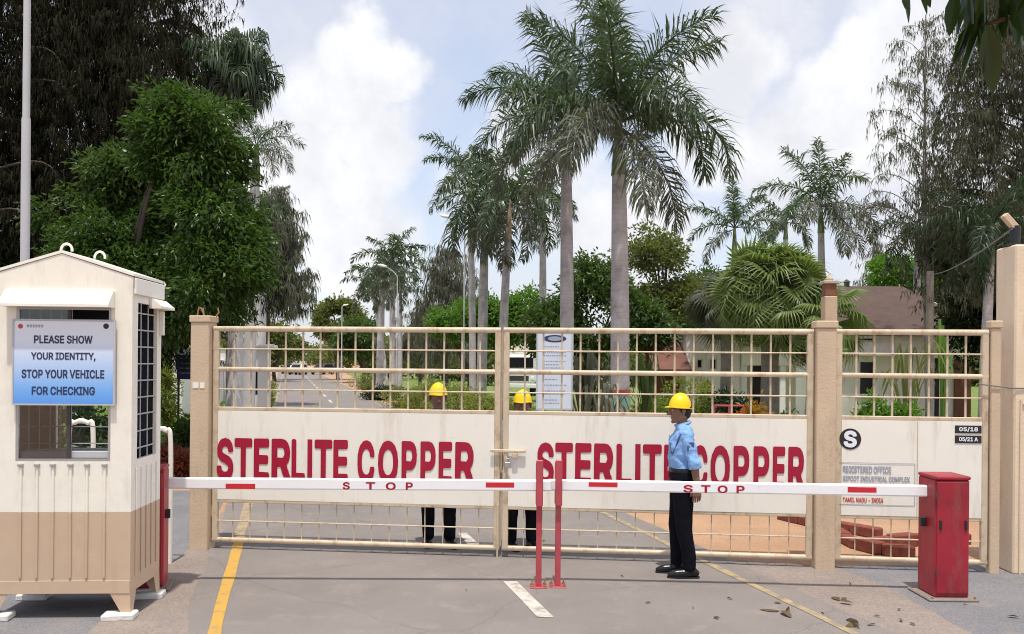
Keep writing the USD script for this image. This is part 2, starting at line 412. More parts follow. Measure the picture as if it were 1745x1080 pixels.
mat('brick_dark', (0.20, 0.085, 0.05), 0.85, 0.15, 9, bump=0.4)
mat('cable', (0.12, 0.12, 0.12), 0.6, 0.1)
mat('dry_leaf', (0.10, 0.065, 0.03), 0.8, 0.4, 9)

# palm trunk: pale grey with ring scars
M['palm_trunk'] = usdkit.material(stage, '/World/Looks/palm_trunk', {
    'g': ('geometry', {}), 's': ('separate_xyz', {}), 'nz': ('noise_texture', {'scale': 1.2, 'detail': 4.0}), 'za': ('math', {'math_type': 'multiply_add', 'value2': 0.10}),
    'w': ('math', {'math_type': 'multiply', 'value2': 60.0}), 'sn': ('math', {'math_type': 'sine'}), 'wr': ('map_range', {'from_min': 0.80, 'from_max': 1.0, 'to_min': 0.0, 'to_max': 0.18, 'clamp': True}),
    'n': ('noise_texture', {'scale': 2.6, 'detail': 9.0, 'roughness': 0.72}), 'r': ('rgb_ramp', {'ramp': [(0.30, (0.24, 0.215, 0.21)), (0.5, (0.43, 0.40, 0.395)), (0.72, (0.55, 0.52, 0.515))]}),
    'm': ('mix_color', {'b': (0.20, 0.17, 0.155)}), 'p': ('principled_bsdf', {'roughness': 0.9}), 'b': ('bump', {'strength': 0.4, 'distance': 0.01})},
    [('g.position', 's.vector'), ('g.position', 'nz.vector'), ('nz.fac', 'za.value1'), ('s.z', 'za.value3'), ('za.value', 'w.value1'), ('w.value', 'sn.value1'), ('sn.value', 'wr.value'), ('wr.result', 'm.fac'),
     ('g.position', 'n.vector'), ('n.fac', 'r.fac'), ('r.color', 'm.a'), ('m.result', 'p.base_color'), ('n.fac', 'b.height'), ('b.normal', 'p.normal')], surface='p.BSDF')
M['trunk_white'] = mat('trunk_white', (0.58, 0.56, 0.55), 0.9, 0.12, 3, bump=0.3, bscale=30)
# window glass: mostly see-through, mirrors at grazing angles
M['pane_glass'] = usdkit.material(stage, '/World/Looks/pane_glass', {
    'fr': ('fresnel', {'IOR': 1.6}), 'ad': ('math', {'math_type': 'add', 'value2': 0.01}), 't': ('transparent_bsdf', {'color': (0.72, 0.76, 0.78)}), 'gl': ('glossy_bsdf', {'color': (0.9, 0.92, 0.95), 'roughness': 0.05}), 'x': ('mix_closure', {})},
    [('fr.fac', 'ad.value1'), ('ad.value', 'x.fac'), ('t.BSDF', 'x.closure1'), ('gl.BSDF', 'x.closure2')], surface='x.closure')
# the notice: print that runs from white at the top to blue at the bottom
M['sign_gradient'] = usdkit.material(stage, '/World/Looks/sign_gradient', {
    'tc': ('texture_coordinate', {}), 's': ('separate_xyz', {}), 'mr': ('map_range', {'from_min': -0.31, 'from_max': 0.31, 'to_min': 0.0, 'to_max': 1.0, 'clamp': True}),
    'r': ('rgb_ramp', {'ramp': [(0.0, (0.10, 0.30, 0.74)), (0.16, (0.16, 0.40, 0.80)), (0.5, (0.47, 0.60, 0.82)), (0.75, (0.68, 0.72, 0.82)), (1.0, (0.74, 0.76, 0.82))]}), 'p': ('principled_bsdf', {'roughness': 0.35})},
    [('tc.object', 's.vector'), ('s.z', 'mr.value'), ('mr.result', 'r.fac'), ('r.color', 'p.base_color')], surface='p.BSDF')

leafmat('mango_leaf', (0.026, 0.056, 0.012), (0.080, 0.140, 0.026), (0.20, 0.26, 0.045), 0.35, 0.28)
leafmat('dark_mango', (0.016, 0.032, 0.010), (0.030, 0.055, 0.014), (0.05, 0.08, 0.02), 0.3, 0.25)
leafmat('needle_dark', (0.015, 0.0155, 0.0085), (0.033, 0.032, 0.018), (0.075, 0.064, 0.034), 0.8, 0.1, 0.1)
leafmat('needle_brown', (0.055, 0.057, 0.038), (0.112, 0.110, 0.074), (0.19, 0.175, 0.115), 0.7, 0.15, 0.15)
leafmat('needle_grey', (0.085, 0.087, 0.072), (0.145, 0.142, 0.112), (0.20, 0.185, 0.14), 0.7, 0.25, 0.2)
leafmat('palm_leaf', (0.036, 0.062, 0.028), (0.070, 0.100, 0.050), (0.12, 0.145, 0.085), 0.36, 0.22, 0.5)
leafmat('palm_pale', (0.075, 0.085, 0.06), (0.14, 0.145, 0.11), (0.20, 0.19, 0.14), 0.5, 0.2, 0.4)
leafmat('palm_dead', (0.10, 0.08, 0.055), (0.17, 0.14, 0.10), (0.24, 0.20, 0.14), 0.7, 0.2, 0.2)
leafmat('fan_leaf', (0.11, 0.155, 0.045), (0.20, 0.25, 0.085), (0.30, 0.32, 0.13), 0.45, 0.28, 0.4)
leafmat('bright_leaf', (0.06, 0.13, 0.016), (0.12, 0.23, 0.03), (0.20, 0.31, 0.045), 0.45, 0.35)
leafmat('olive_leaf', (0.085, 0.105, 0.03), (0.16, 0.175, 0.05), (0.26, 0.26, 0.085), 0.5, 0.35)
leafmat('green_leaf', (0.038, 0.070, 0.017), (0.080, 0.130, 0.030), (0.15, 0.20, 0.05), 0.45, 0.3)
leafmat('deep_leaf', (0.014, 0.028, 0.012), (0.028, 0.050, 0.020), (0.05, 0.08, 0.03), 0.45, 0.25)
leafmat('hedge_leaf', (0.15, 0.18, 0.045), (0.27, 0.29, 0.07), (0.40, 0.38, 0.10), 0.5, 0.3)
leafmat('croton_leaf', (0.28, 0.14, 0.02), (0.38, 0.22, 0.03), (0.18, 0.2, 0.03), 0.45, 0.3)
leafmat('red_leaf', (0.14, 0.03, 0.02), (0.24, 0.06, 0.035), (0.12, 0.10, 0.03), 0.5, 0.3)
leafmat('grass_leaf', (0.12, 0.17, 0.03), (0.22, 0.28, 0.05), (0.32, 0.34, 0.08), 0.6, 0.3)

# ------------------------------------------------------------------ ground, road, paving
def ragged(poly, amp, step, seed):
    r = np.random.default_rng(seed)
    out = []
    for a, b in zip(poly, poly[1:] + poly[:1]):
        a, b = np.array(a[:2], float), np.array(b[:2], float)
        n = max(1, int(np.linalg.norm(b - a) / step))
        nrm = np.array([-(b - a)[1], (b - a)[0]]); nrm /= np.linalg.norm(nrm) + 1e-9
        for i in range(n):
            q = a + (b - a) * i / n
            out.append(q + nrm * (r.normal(0, amp) if i else 0))
    return np.array(out)


def rows_sheet(y0, y1, x0, x1, n, z):
    ys = np.geomspace(y0, y1, n)
    return ys


obj('ground', sheet([(-500, -30), (500, -30), (500, 900), (-500, 900)], 0.0), 'soil', kind='structure')
RD = (488 - CX) / FPX                       # sideways run of the road per metre ahead


def left_line(D):
    return -3.62 + RD * (D - 12.15)


def right_line(D):
    return 1.31 + RD * (D - 11.36)


road = thing('road', None, None, kind='structure')
obj('asphalt', sheet(ragged([(left_line(1.5) - 0.13, 1.5), (right_line(1.5) + 0.3, 1.5), (right_line(12) + 0.3, 12), (right_line(120) + 0.6, 120), (right_line(420) + 2, 420), (left_line(420) - 2, 420), (left_line(120) - 0.6, 120), (left_line(12) - 0.3, 12)], 0.03, 0.7, 1), 0.012), 'asphalt', road)


def strip(f, off, w, d0, d1, z, seed, wob=0.006):
    r = np.random.default_rng(seed)
    n = max(2, int((d1 - d0) / 0.5) + 1)
    ds = np.linspace(d0, d1, n)
    l = [(f(d) + off - w / 2 + r.normal(0, wob), d) for d in ds]
    rr = [(f(d) + off + w / 2 + r.normal(0, wob), d) for d in ds]
    return sheet(l[::1] + rr[::-1], z)


obj('yellow_line', strip(left_line, 0, 0.105, 1.5, 9.6, 0.016, 2), 'yellow_paint', road, label='solid yellow line along the left of the road')
obj('edge_line', strip(left_line, 0, 0.12, 9.6, 150, 0.016, 3), 'faded_yellow', road)
obj('edge_line', strip(right_line, 0, 0.085, 1.5, 150, 0.016, 4), 'faded_yellow', road, label='thin faded yellow line along the right of the road')


def centre_line(D):
    a, b = G(900, 1024), G(560, 681)
    return a[0] + (b[0] - a[0]) * (D - a[1]) / (b[1] - a[1])


dd = [(G(938, 1055)[1], G(866, 993)[1]), (G(806, 938)[1], G(787, 910)[1])]
dd += [(13.5 + 7 * k, 16.5 + 7 * k) for k in range(14)]
for k, (a, b) in enumerate(dd):
    obj('centre_dash', strip(centre_line, 0, 0.12 if k < 2 else 0.14, a, b, 0.016, 10 + k), 'white_paint', road)

g = lambda *q: [tuple(G(a, b)[:2]) for a, b in q]
obj('left_apron', sheet(ragged(g((425, 862)) + [(left_line(1.5) - 0.10, 1.5), (-4.2, 1.5)] + g((60, 1180), (205, 1020), (318, 940), (345, 905), (392, 862)), 0.02, 0.25, 5), 0.008), 'apron', kind='structure')
obj('left_paving', sheet([(-14, 1.2), (-2.0, 1.2), (-2.2, 6.0), (-3.3, 9.4), (-4.3, 13.4), (-14, 13.4)], 0.004), 'paving', kind='structure')
obj('right_apron', sheet(ragged([(right_line(1.5) + 0.2, 1.5), (7.0, 1.5)] + g((1745, 1135), (1655, 1080), (1535, 1012), (1425, 968), (1390, 966), (1300, 958), (1215, 952)), 0.03, 0.25, 6), 0.008), 'apron', kind='structure')
obj('right_paving', sheet(ragged(g((1385, 966), (1500, 1012), (1625, 1085), (1700, 1150)) + [(12, 3.0), (12, 8.6)] + g((1700, 962)), 0.02, 0.3, 7), 0.006), 'paving', kind='structure')
obj('left_lawn', sheet(ragged([(-16, 14.0), (left_line(14) - 0.9, 14.0), (left_line(60) - 1.2, 60), (-40, 60)], 0.06, 1.0, 8), 0.006), 'lawn', kind='structure')
obj('right_lawn', sheet(ragged([(right_line(20) + 2.6, 20), (9, 17), (30, 34), (70, 80), (100, 160), (right_line(160) + 6, 160), (right_line(80) + 3, 80)], 0.15, 1.0, 9), 0.006), 'lawn', kind='structure')

# ------------------------------------------------------------------ gate line
GA, GB = P(345.5, 617, 9.30)[:2], P(1404, 617, 8.66)[:2]
GU = (GB - GA) / np.linalg.norm(GB - GA)
GROT = math.degrees(math.atan2(GU[1], GU[0]))


def along(px):
    """Distance along the gate line of the column px."""
    d = pix_ray(px, 700)[:2]
    a = np.array([[d[0], -GU[0]], [d[1], -GU[1]]])
    return float(np.linalg.solve(a, GA)[1])


def gate_at(s, back=0.0):
    q = GA + GU * s + np.array([-GU[1], GU[0]]) * back
    return (q[0], q[1], 0.0)


def bx2(x0, x1, z0, z1, y=0.0, t=0.04, c=0.006):
    return box(x0, x1, y - t / 2, y + t / 2, z0, z1, c)


def post(px0, px1, top, label, cap, extra=None):
    s0, s1 = along(px0), along(px1)
    w = s1 - s0
    t = thing('gate_post', label, 'gate post', gate_at((s0 + s1) / 2, 0.0), GROT)
    obj('shaft', box(-w / 2, w / 2, -w / 2, w / 2, 0, top - 0.07, 0.008), 'post_tan', t)
    if cap:
        obj('cap', box(-w / 2 - 0.012, w / 2 + 0.012, -w / 2 - 0.012, w / 2 + 0.012, top - 0.07, top, 0.008), 'post_tan', t)
    if extra:
        extra(t, w)
    return t


def rods(t, w):
    r = np.random.default_rng(3)
    for x, y in ((-0.06, -0.05), (-0.02, 0.06), (0.05, -0.05), (0.07, 0.05)):
        a = np.array([x, y, 2.40]); b = a + [r.normal(0, 0.02), r.normal(0, 0.02), 0.10]; c = b + [r.normal(0, 0.03), 0, 0.05]
        obj('rod', tube([a, b, c], 0.008, 6), 'rusty', t)
    obj('number_plate', cat(bx2(-0.07, -0.005, 1.70, 1.76, -w / 2 - 0.003, 0.004, 0), bx2(0.01, 0.06, 1.70, 1.76, -w / 2 - 0.003, 0.004, 0)), 'cream_paint', t)
    obj('hinge', tube([(w / 2 + 0.012, 0, 2.1), (w / 2 + 0.012, 0, 2.2)], 0.014, 8), 'gate_cream', t)
    obj('hinge', tube([(w / 2 + 0.012, 0, 0.35), (w / 2 + 0.012, 0, 0.45)], 0.014, 8), 'gate_cream', t)


def hinges(t, w):
    for z in (0.35, 2.1):
        obj('hinge', tube([(-w / 2 - 0.010, 0, z), (-w / 2 - 0.010, 0, z + 0.1)], 0.014, 8), 'gate_cream', t)


post(331, 362, 2.46, 'tan concrete gate post with bent iron rods sticking out of its top', True, rods)
post(1387.5, 1421, 2.43, 'wide tan capped gate post between the lettered gate and the narrow side panel', True, hinges)
post(1685, 1702, 2.44, 'slim tan post standing against the tall plastered pillar', True)


def leaf(label, px0, px1, nbar, left, side=False):
    s0, s1 = along(px0), along(px1)
    w = s1 - s0
    t = thing('gate_leaf' if not side else 'fence_panel', label, 'gate' if not side else 'fence panel', gate_at(s0), GROT)
    R = lambda z, r, n, **k: obj(n, tube([(0.0, 0, z), (w, 0, z)], r, 10), 'gate_cream', t, smooth=40, **k)
    R(2.325, 0.030, 'top_rail'); R(1.90, 0.026, 'middle_rail'); R(0.105, 0.026, 'bottom_rail')
    for x in (0.03, w - 0.03):
        obj('stile', bx2(x - 0.030, x + 0.030, 0.10, 2.33, 0.0, 0.05), 'gate_cream', t)
    obj('panel_rail', bx2(0.058, w - 0.058, 1.465, 1.505, 0.0, 0.04), 'gate_cream', t)
    obj('panel_rail', bx2(0.058, w - 0.058, 0.50, 0.535, 0.0, 0.04), 'gate_cream', t)
    for z in (2.115, 1.69):
        obj('thin_rail', tube([(0.06, 0, z), (w - 0.06, 0, z)], 0.009, 6), 'gate_cream', t)
    obj('thin_rail', tube([(0.06, 0, 0.305), (w - 0.06, 0, 0.305)], 0.008, 6), 'gate_cream', t)
    for k in range(1, nbar):
        x = 0.03 + (w - 0.06) * k / nbar
        obj('bar', tube([(x, 0.012, 1.50), (x, 0.012, 2.30)], 0.0105, 6), 'gate_cream', t)
        obj('bar', tube([(x, 0.012, 0.13), (x, 0.012, 0.51)], 0.0062, 6), 'gate_cream', t)
    # the sheet metal, slightly dished between its rails
    nx, nz = 40, 14
    xs, zs = np.linspace(0.06, w - 0.06, nx), np.linspace(0.533, 1.467, nz)
    xx, zz = np.meshgrid(xs, zs)
    yy = -0.022 + 0.006 * (meshkit.fbm(np.stack([xx * 1.2 + px0, zz * 1.6, 0 * xx], -1), 3) - 0.5)
    v = np.stack([xx, yy, zz], -1).reshape(-1, 3)
    f = [[i * nx + j, i * nx + j + 1, (i + 1) * nx + j + 1, (i + 1) * nx + j] for i in range(nz - 1) for j in range(nx - 1)]
    v2 = v + [0, 0.004, 0]
    f = np.array(f); q = np.vstack([f, f[:, ::-1] + len(v)])
    pn = obj('sheet_panel', (np.vstack([v, v2]), q), 'panel_cream', t, smooth=True)
    return t, pn, s0, w


def letters(t, pn, s0, word, cols, ztop, zbot):
    """One letter per column pair, raised paint on the sheet panel."""
    for ch, (a, b) in zip(word, cols):
        obj('letter', glyphs(ch, along(a) - s0, along(b) - s0, zbot, ztop, -0.0265, 0.002, 5), 'letter_red', pn)


tl, pl, sl, wl = leaf('left leaf of the cream gate with its whole red lettering in view', 364, 853, 16, True)
ZT, ZB = Zh(600, 748, 9.16), Zh(600, 815, 9.16)
letters(tl, pl, sl, 'STERLITECOPPER',
        [(372, 400), (402, 432), (435, 461), (465, 498), (499, 522), (526, 534), (538, 568), (570, 595), (611, 640), (646, 680), (686, 712), (718, 744), (749, 772), (777, 810)], Zh(600, 749, 9.16), Zh(600, 822, 9.16))
tr, pr, sr, wr = leaf('right leaf of the cream gate with red lettering behind the guard', 857.5, 1385, 16, False)
letters(tr, pr, sr, 'STERLITECOPPER',
        [(916, 945), (947, 977), (981, 1009), (1013, 1047), (1051, 1078), (1083, 1092), (1096, 1128), (1132, 1158), (1180, 1206), (1211, 1244), (1250, 1277), (1284, 1311), (1317, 1338), (1343, 1371)], Zh(1150, 757, 8.82), Zh(1150, 832, 8.82))
ts, ps, ss, ws = leaf('narrow cream side panel with round black emblem right of the gate', 1423, 1683, 8, False, True)
# latch and drop bolt where the leaves meet
lt = obj('latch', cat(bx2(-0.12, 0.24, 1.085, 1.115, -0.055, 0.03), bx2(0.02, 0.055, 0.98, 1.09, -0.05, 0.02), bx2(0.10, 0.16, 1.03, 1.085, -0.055, 0.03)), 'gate_cream', tr)
obj('padlock', cat(bx2(0.03, 0.085, 0.93, 0.99, -0.075, 0.025, 0.005), tube(bez([(0.04, -0.075, 0.985), (0.04, -0.075, 1.02), (0.075, -0.075, 1.02), (0.075, -0.075, 0.985)], 4), 0.005, 6)), 'steel', tr)
obj('meeting_strip', bx2(-0.075, -0.012, 0.12, 2.30, 0.032, 0.006, 0), 'gate_cream', tr)
obj('drop_bolt', tube([(-0.045, -0.04, 0.012), (-0.045, -0.04, 0.55)], 0.010, 8), 'gate_cream', tr)

# printed matter on the side panel
y_ = -0.0265
cx = along(1448) - ss
zc = Zh(1448, 748, 8.6)
lg = trimesh.creation.cylinder(0.103, 0.002, sections=40); lg.apply_transform(UPRIGHT); lg.apply_translation([cx, y_, zc])
em = obj('emblem', lg, 'print_black', ps)
obj('emblem_mark', glyphs('S', cx - 0.062, cx + 0.062, zc - 0.082, zc + 0.082, y_ - 0.002, 0.002, 6), 'sign_white', ps)
for k, (tx, c0, c1, y0, y1, m_) in enumerate([('REGISTERED OFFICE', 1436, 1518, 794, 806, 'print_grey'), ('SIPCOT INDUSTRIAL COMPLEX', 1436, 1550, 811, 820, 'print_grey'), ('MADURAI BYE PASS ROAD TUTICORIN', 1436, 1555, 824, 833, 'print_grey'), ('TAMIL NADU - INDIA', 1436, 1505, 848, 856, 'print_red')]):
    D_ = 8.6
    obj('lettering', glyphs(tx, along(c0) - ss, along(c1) - ss, Zh(1490, y1, D_), Zh(1490, y0, D_), y_, 0.0015, 3), m_, ps)
fx0, fx1, fz0, fz1 = along(1430) - ss, along(1558) - ss, Zh(1490, 860, 8.6), Zh(1490, 789, 8.6)
obj('border_line', cat(bx2(fx0, fx1, fz1, fz1 + 0.004, y_, 0.002, 0), bx2(fx0, fx1, fz0, fz0 + 0.004, y_, 0.002, 0), bx2(fx1, fx1 + 0.004, fz0, fz1, y_, 0.002, 0)), 'print_grey', ps)
for k, (tx, y0, y1) in enumerate([('05/18', 725, 738), ('05/21 A', 742, 755)]):
    a, b, z0, z1 = along(1626) - ss, along(1671) - ss, Zh(1650, y1, 8.5), Zh(1650, y0, 8.5)
    obj('number_plate', bx2(a, b, z0, z1, y_, 0.004, 0), 'print_black', ps)
    obj('lettering', glyphs(tx, a + 0.035, b - 0.035, z0 + 0.014, z1 - 0.014, y_ - 0.004, 0.002, 4), 'sign_white', ps)
obj('panel_seam', bx2(along(1562) - ss, along(1562) - ss + 0.006, 0.54, 1.46, y_ + 0.001, 0.003, 0), 'gate_cream', ps)

# ------------------------------------------------------------------ tall plastered pillar at the right edge
pc = P(1729, 617, 8.46)
ZPIL = Zh(1729, 416, 8.46)
pil = thing('plastered_pillar', 'tall cream plastered pillar with rust stains at the right edge', 'pillar', (pc[0], pc[1], 0), -3)
obj('shaft', box(0, 0.62, 0, 0.38, 0, ZPIL, 0.015), 'pillar_plaster', pil)
obj('conduit', tube(bez([(0.06, -0.010, 0.0), (0.06, -0.010, 1.55), (0.09, -0.010, 1.64), (0.3, -0.010, 1.66), (0.62, -0.010, 1.66)], 6), 0.010, 6), 'pillar_plaster', pil)
cab = obj('wire', tube(bez([(-0.35, -0.02, 1.83), (-0.1, -0.03, 1.80), (0.0, -0.012, 1.79), (0.62, -0.010, 1.80)], 6), 0.006, 6), 'cable', pil)
sc = thing('security_camera', 'boxy cream security camera on black bracket above the plastered pillar', 'security camera', (pc[0] + 0.06, pc[1] + 0.15, ZPIL), 0)
obj('bracket', cat(box(-0.05, 0.10, -0.05, 0.05, 0, 0.02, 0.004), tube([(0.02, 0, 0.02), (0.02, 0, 0.20)], 0.045, 10)), 'black_plastic', sc)
hs = box(-0.11, 0.07, -0.035, 0.035, -0.03, 0.032, 0.008); hs.apply_transform(trimesh.transformations.rotation_matrix(math.radians(48), [0, 1, 0])); hs.apply_translation([-0.02, 0, 0.225])
obj('housing', hs, 'post_tan', sc)

# ------------------------------------------------------------------ boom barriers
def cabinet(label, loc, rot, arm_dir):
    t = thing('boom_barrier', label, 'boom barrier', loc, rot)
    w, d, h = 0.295, 0.33, 1.055
    obj('plinth', box(-0.07, w + 0.06, -0.05, d + 0.05, 0.0, 0.022, 0.008), 'apron', t)
    obj('cabinet_body', box(0, w, 0.012, d, 0.022, h - 0.03, 0.012), 'red_paint', t)
    obj('cabinet_door', box(0.012, w - 0.012, 0.0, 0.0115, 0.06, h - 0.05, 0.004), 'red_paint', t)
    obj('lid', box(-0.003, w + 0.003, -0.003, d + 0.003, h - 0.03, h, 0.008), 'red_paint', t)
    for z in (0.22, 0.86):
        obj('hinge', tube([(0.006, -0.006, z), (0.006, -0.006, z + 0.07)], 0.007, 8), 'dark_metal', t)
    for x in (-0.035, w + 0.03):
        obj('anchor_bolt', moved(trimesh.creation.cylinder(0.011, 0.02, sections=6), x, -0.025, 0.03), 'rusty', t)
    for x in (0.03, w - 0.05):
        obj('door_lock', cat(box(x, x + 0.022, -0.012, -0.0005, 0.60, 0.685, 0.004)), 'black_plastic', t)
    return t, w, d, h


rb, w, d, h = cabinet('red boom barrier cabinet on the right pavement with white arm reaching left', (P(1597, 617, 7.48)[0], 7.48, 0.006), 0, -1)
rb0 = np.array([P(1597, 617, 7.48)[0], 7.48, 0.006])
obj('side_handle', cat(box(-0.05, -0.001, 0.16, 0.20, 0.60, 0.68, 0.006)), 'black_plastic', rb)
LROT = 14.0
lx = P(281, 617, 7.60)[0] - 0.295 * math.cos(math.radians(LROT))
lb0 = np.array([lx, 7.60 - 0.295 * math.sin(math.radians(LROT)), 0.006])
lb, w, d, h = cabinet('red boom barrier cabinet half hidden behind the guard booth with its arm', lb0, LROT, 1)
obj('side_handle', cat(box(0.296, 0.335, 0.10, 0.14, 0.60, 0.68, 0.006)), 'black_plastic', lb)


def arm(t, o, a, b, marks, stop, rot=0.0):
    """White boom from a to b (world points) with red marks and STOP; given columns are picture columns on its front face."""
    o = np.array(o, float)
    cr, sr = math.cos(-math.radians(rot)), math.sin(-math.radians(rot))
    a, b = np.array(a) - o, np.array(b) - o
    u = (b - a) / np.linalg.norm(b - a)
    L = np.linalg.norm(b - a)
    hh, tt = 0.100, 0.05
    m = box(0, L, -tt / 2, tt / 2, -hh / 2, hh / 2, 0.012)
    F = np.eye(4); F[:3, 0] = u; F[:3, 1] = np.cross([0, 0, 1], u); F[:3, 1] /= np.linalg.norm(F[:3, 1]); F[:3, 2] = np.cross(u, F[:3, 1]); F[:3, 3] = a
    LF = np.eye(4); LF[:2, :2] = [[cr, -sr], [sr, cr]]
    put = lambda q: q.copy().apply_transform(LF @ F)
    ar = obj('arm', put(m), 'boom_white', t)

    def s_of(px):
        q = pix_ray(px, 828)
        A, B = (a + o)[:2], u[:2]
        return float(np.linalg.solve(np.array([[q[0], -B[0]], [q[1], -B[1]]]), A)[1])
    for x0, x1, z0, z1 in marks:
        obj('red_tape', put(box(s_of(x0), s_of(x1), -tt / 2 - 0.0015, -tt / 2 - 0.0002, z0, z1)), 'tape_red', ar)
    for ch, (x0, x1) in zip('STOP', stop):
        obj('letter', put(glyphs(ch, s_of(x0), s_of(x1), -0.046, 0.022, -tt / 2 - 0.0002, 0.0015, 4)), 'letter_red', ar)
    return put, L


ZA = 0.912
put, L = arm(lb, lb0, (lb0[0] + 0.27, 7.74, ZA), (P(942, 617, 7.80)[0], 7.80, ZA), [(386, 436, -0.045, 0.0), (828, 876, -0.018, 0.026)], [(585, 597), (624, 640), (658, 675), (692, 704)], LROT)
put, L = arm(rb, rb0, (P(934, 617, 7.84)[0], 7.84, ZA), (rb0[0] + 0.03, 7.66, ZA), [(1003, 1052, -0.008, 0.032), (1443, 1492, -0.02, 0.026)], [(1164, 1180), (1194, 1210), (1222, 1239), (1254, 1268)])


def rest(label, px, D):
    c = P(px, 617, D)
    t = thing('boom_rest', label, 'boom rest post', (c[0], c[1] + 0.0, 0.012), 0)
    obj('base_plate', box(-0.075, 0.075, -0.075, 0.075, 0, 0.010, 0.003), 'pole_red', t)
    obj('pole', cat(box(-0.025, 0.025, -0.025, 0.025, 0.010, 0.80, 0.005)), 'pole_red', t)
    obj('fork', cat(box(-0.031, 0.031, -0.07, -0.045, 0.72, 1.13, 0.008), box(-0.031, 0.031, 0.045, 0.07, 0.72, 1.10, 0.008), box(-0.031, 0.031, -0.044, 0.044, 0.80, 0.835, 0.004)), 'pole_red', t)
    for x in (-0.055, 0.055):
        for y in (-0.055, 0.055):
            obj('bolt', cat(moved(trimesh.creation.cylinder(0.013, 0.012, sections=6), x, y, 0.018), moved(trimesh.creation.cylinder(0.006, 0.05, sections=6), x, y, 0.03)), 'rusty', t)
    return t


rest('red steel rest post under the tip of the left boom, left of the pair', 921, 7.80)
rest('red steel rest post under the tip of the right boom, right of the pair', 953.5, 7.83)

# ------------------------------------------------------------------ guard booth
bo = P(225, 617, 6.76)
BROT = 3.5
booth = thing('guard_booth', 'cream and tan metal guard booth with gabled roof, open front window and barred side', 'guard booth', (bo[0], bo[1], 0), BROT)
BW, BD = 1.06, 0.66                          # local frame: x from -BW (left) to 0 (right corner), y from 0 (front) to BD (back)
ZE, ZR, Z0 = 2.63, 2.80, 0.20               # eaves, ridge, hem of the walls
T = 0.03
wx0, wx1 = -0.91, -0.16                      # front window
wz0, wz1 = 1.215, 2.39


def with_local(px, py):
    """Local x, z on the booth's front face of a picture point."""
    r = pix_ray(px, py)
    ca, sa = math.cos(math.radians(BROT)), math.sin(math.radians(BROT))
    A = np.array([[r[0], -ca], [r[1], -sa]])
    s = np.linalg.solve(A, bo[:2])
    return float(s[1]), float(EYE + r[2] * s[0])


wx0, wz0 = with_local(26, 786); wx1, wz1 = with_local(190, 524)
# front wall with its window opening: four pieces in one sheet, gable included
from shapely.geometry import Polygon, box as shbox


def wall_with_hole(outer, holes, t):
    p = Polygon(outer)
    for hh in holes:
        p = p.difference(shbox(*hh))
    m = trimesh.creation.extrude_polygon(p, t, engine='earcut')
    m.apply_transform(UPRIGHT)               # x, z upright, thickness towards -y
    m.apply_translation([0, t, 0])
    return m


front = wall_with_hole([(-BW, Z0), (0, Z0), (0, ZE), (-BW / 2, ZR), (-BW, ZE)], [(wx0, wz0, wx1, wz1)], T)
obj('front_wall', front, 'booth_paint', booth)
sw = wall_with_hole([(T, Z0), (BD - T, Z0), (BD - T, ZE - 0.02), (T, ZE - 0.02)], [(0.12, 1.215, BD - 0.10, 2.44)], T)
side = moved(sw, rz=math.pi / 2); side.apply_translation([0, 0, 0])
obj('side_wall', side, 'booth_paint', booth)
obj('side_wall', box(-BW, -BW + T, T, BD - T, Z0, ZE - 0.02), 'booth_paint', booth)
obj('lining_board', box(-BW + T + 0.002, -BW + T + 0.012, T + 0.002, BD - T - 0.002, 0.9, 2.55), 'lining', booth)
back = wall_with_hole([(-BW, Z0), (0, Z0), (0, ZE), (-BW / 2, ZR), (-BW, ZE)], [(-0.84, 1.25, -0.42, 1.75)], T)
obj('back_wall', moved(back, y=BD - T), 'booth_paint', booth)
obj('booth_floor', box(-BW + T, -T, T, BD - T, 0.22, 0.26), 'dark_metal', booth)
# roof: two slopes with a small overhang at the eaves
for s in (-1, 1):
    a = np.array([-BW / 2, 0, ZR + 0.005]); b = np.array([-BW / 2 + s * (BW / 2 + 0.01), 0, ZE + 0.005])
    v = []
    for y in (-0.006, BD + 0.02):
        for p in (a, b):
            v += [p + [0, y, 0], p + [0, y, 0.022]]
    hm = Manifold.hull_points(np.array(v)).to_mesh()
    obj('roof_slope', trimesh.Trimesh(hm.vert_properties[:, :3], hm.tri_verts, process=False), 'cream_paint', booth)
obj('fascia', box(0.002, 0.02, 0.02, BD + 0.02, 2.50, 2.625, 0.004), 'cream_paint', booth)
# lifting eyes
for x, y in ((-BW / 2, 0.08), (-BW / 2 + 0.06, BD - 0.1)):
    q = np.linspace(-0.15, math.pi + 0.15, 14)
    obj('lifting_eye', tube(np.column_stack([x + 0.042 * np.cos(q), 0 * q + y, ZR + 0.035 + 0.05 * np.sin(q)]), 0.010, 8), 'cream_paint', booth, smooth=40)
# awnings
ax0, az0 = with_local(11, 525); ax1, az1 = with_local(196, 497)


def awning(w0, w1, z1, drop, out, axis):
    v = []
    for s in (w0, w1):
        v += [(s, -0.002, z1), (s, -0.03, z1 + 0.004), (s, -out, z1 - drop + 0.02), (s, -out, z1 - drop), (s, -0.002, z1 - drop)]
    hm = Manifold.hull_points(np.array(v, float)).to_mesh()
    return trimesh.Trimesh(hm.vert_properties[:, :3], hm.tri_verts, process=False)


obj('awning', awning(ax0, ax1, az1, 0.125, 0.13, 0), 'cream_paint', booth)
sa_ = awning(0.36, BD + 0.03, 2.485, 0.075, 0.10, 1)
obj('awning', moved(sa_, rz=math.pi / 2, x=0.001), 'cream_paint', booth)
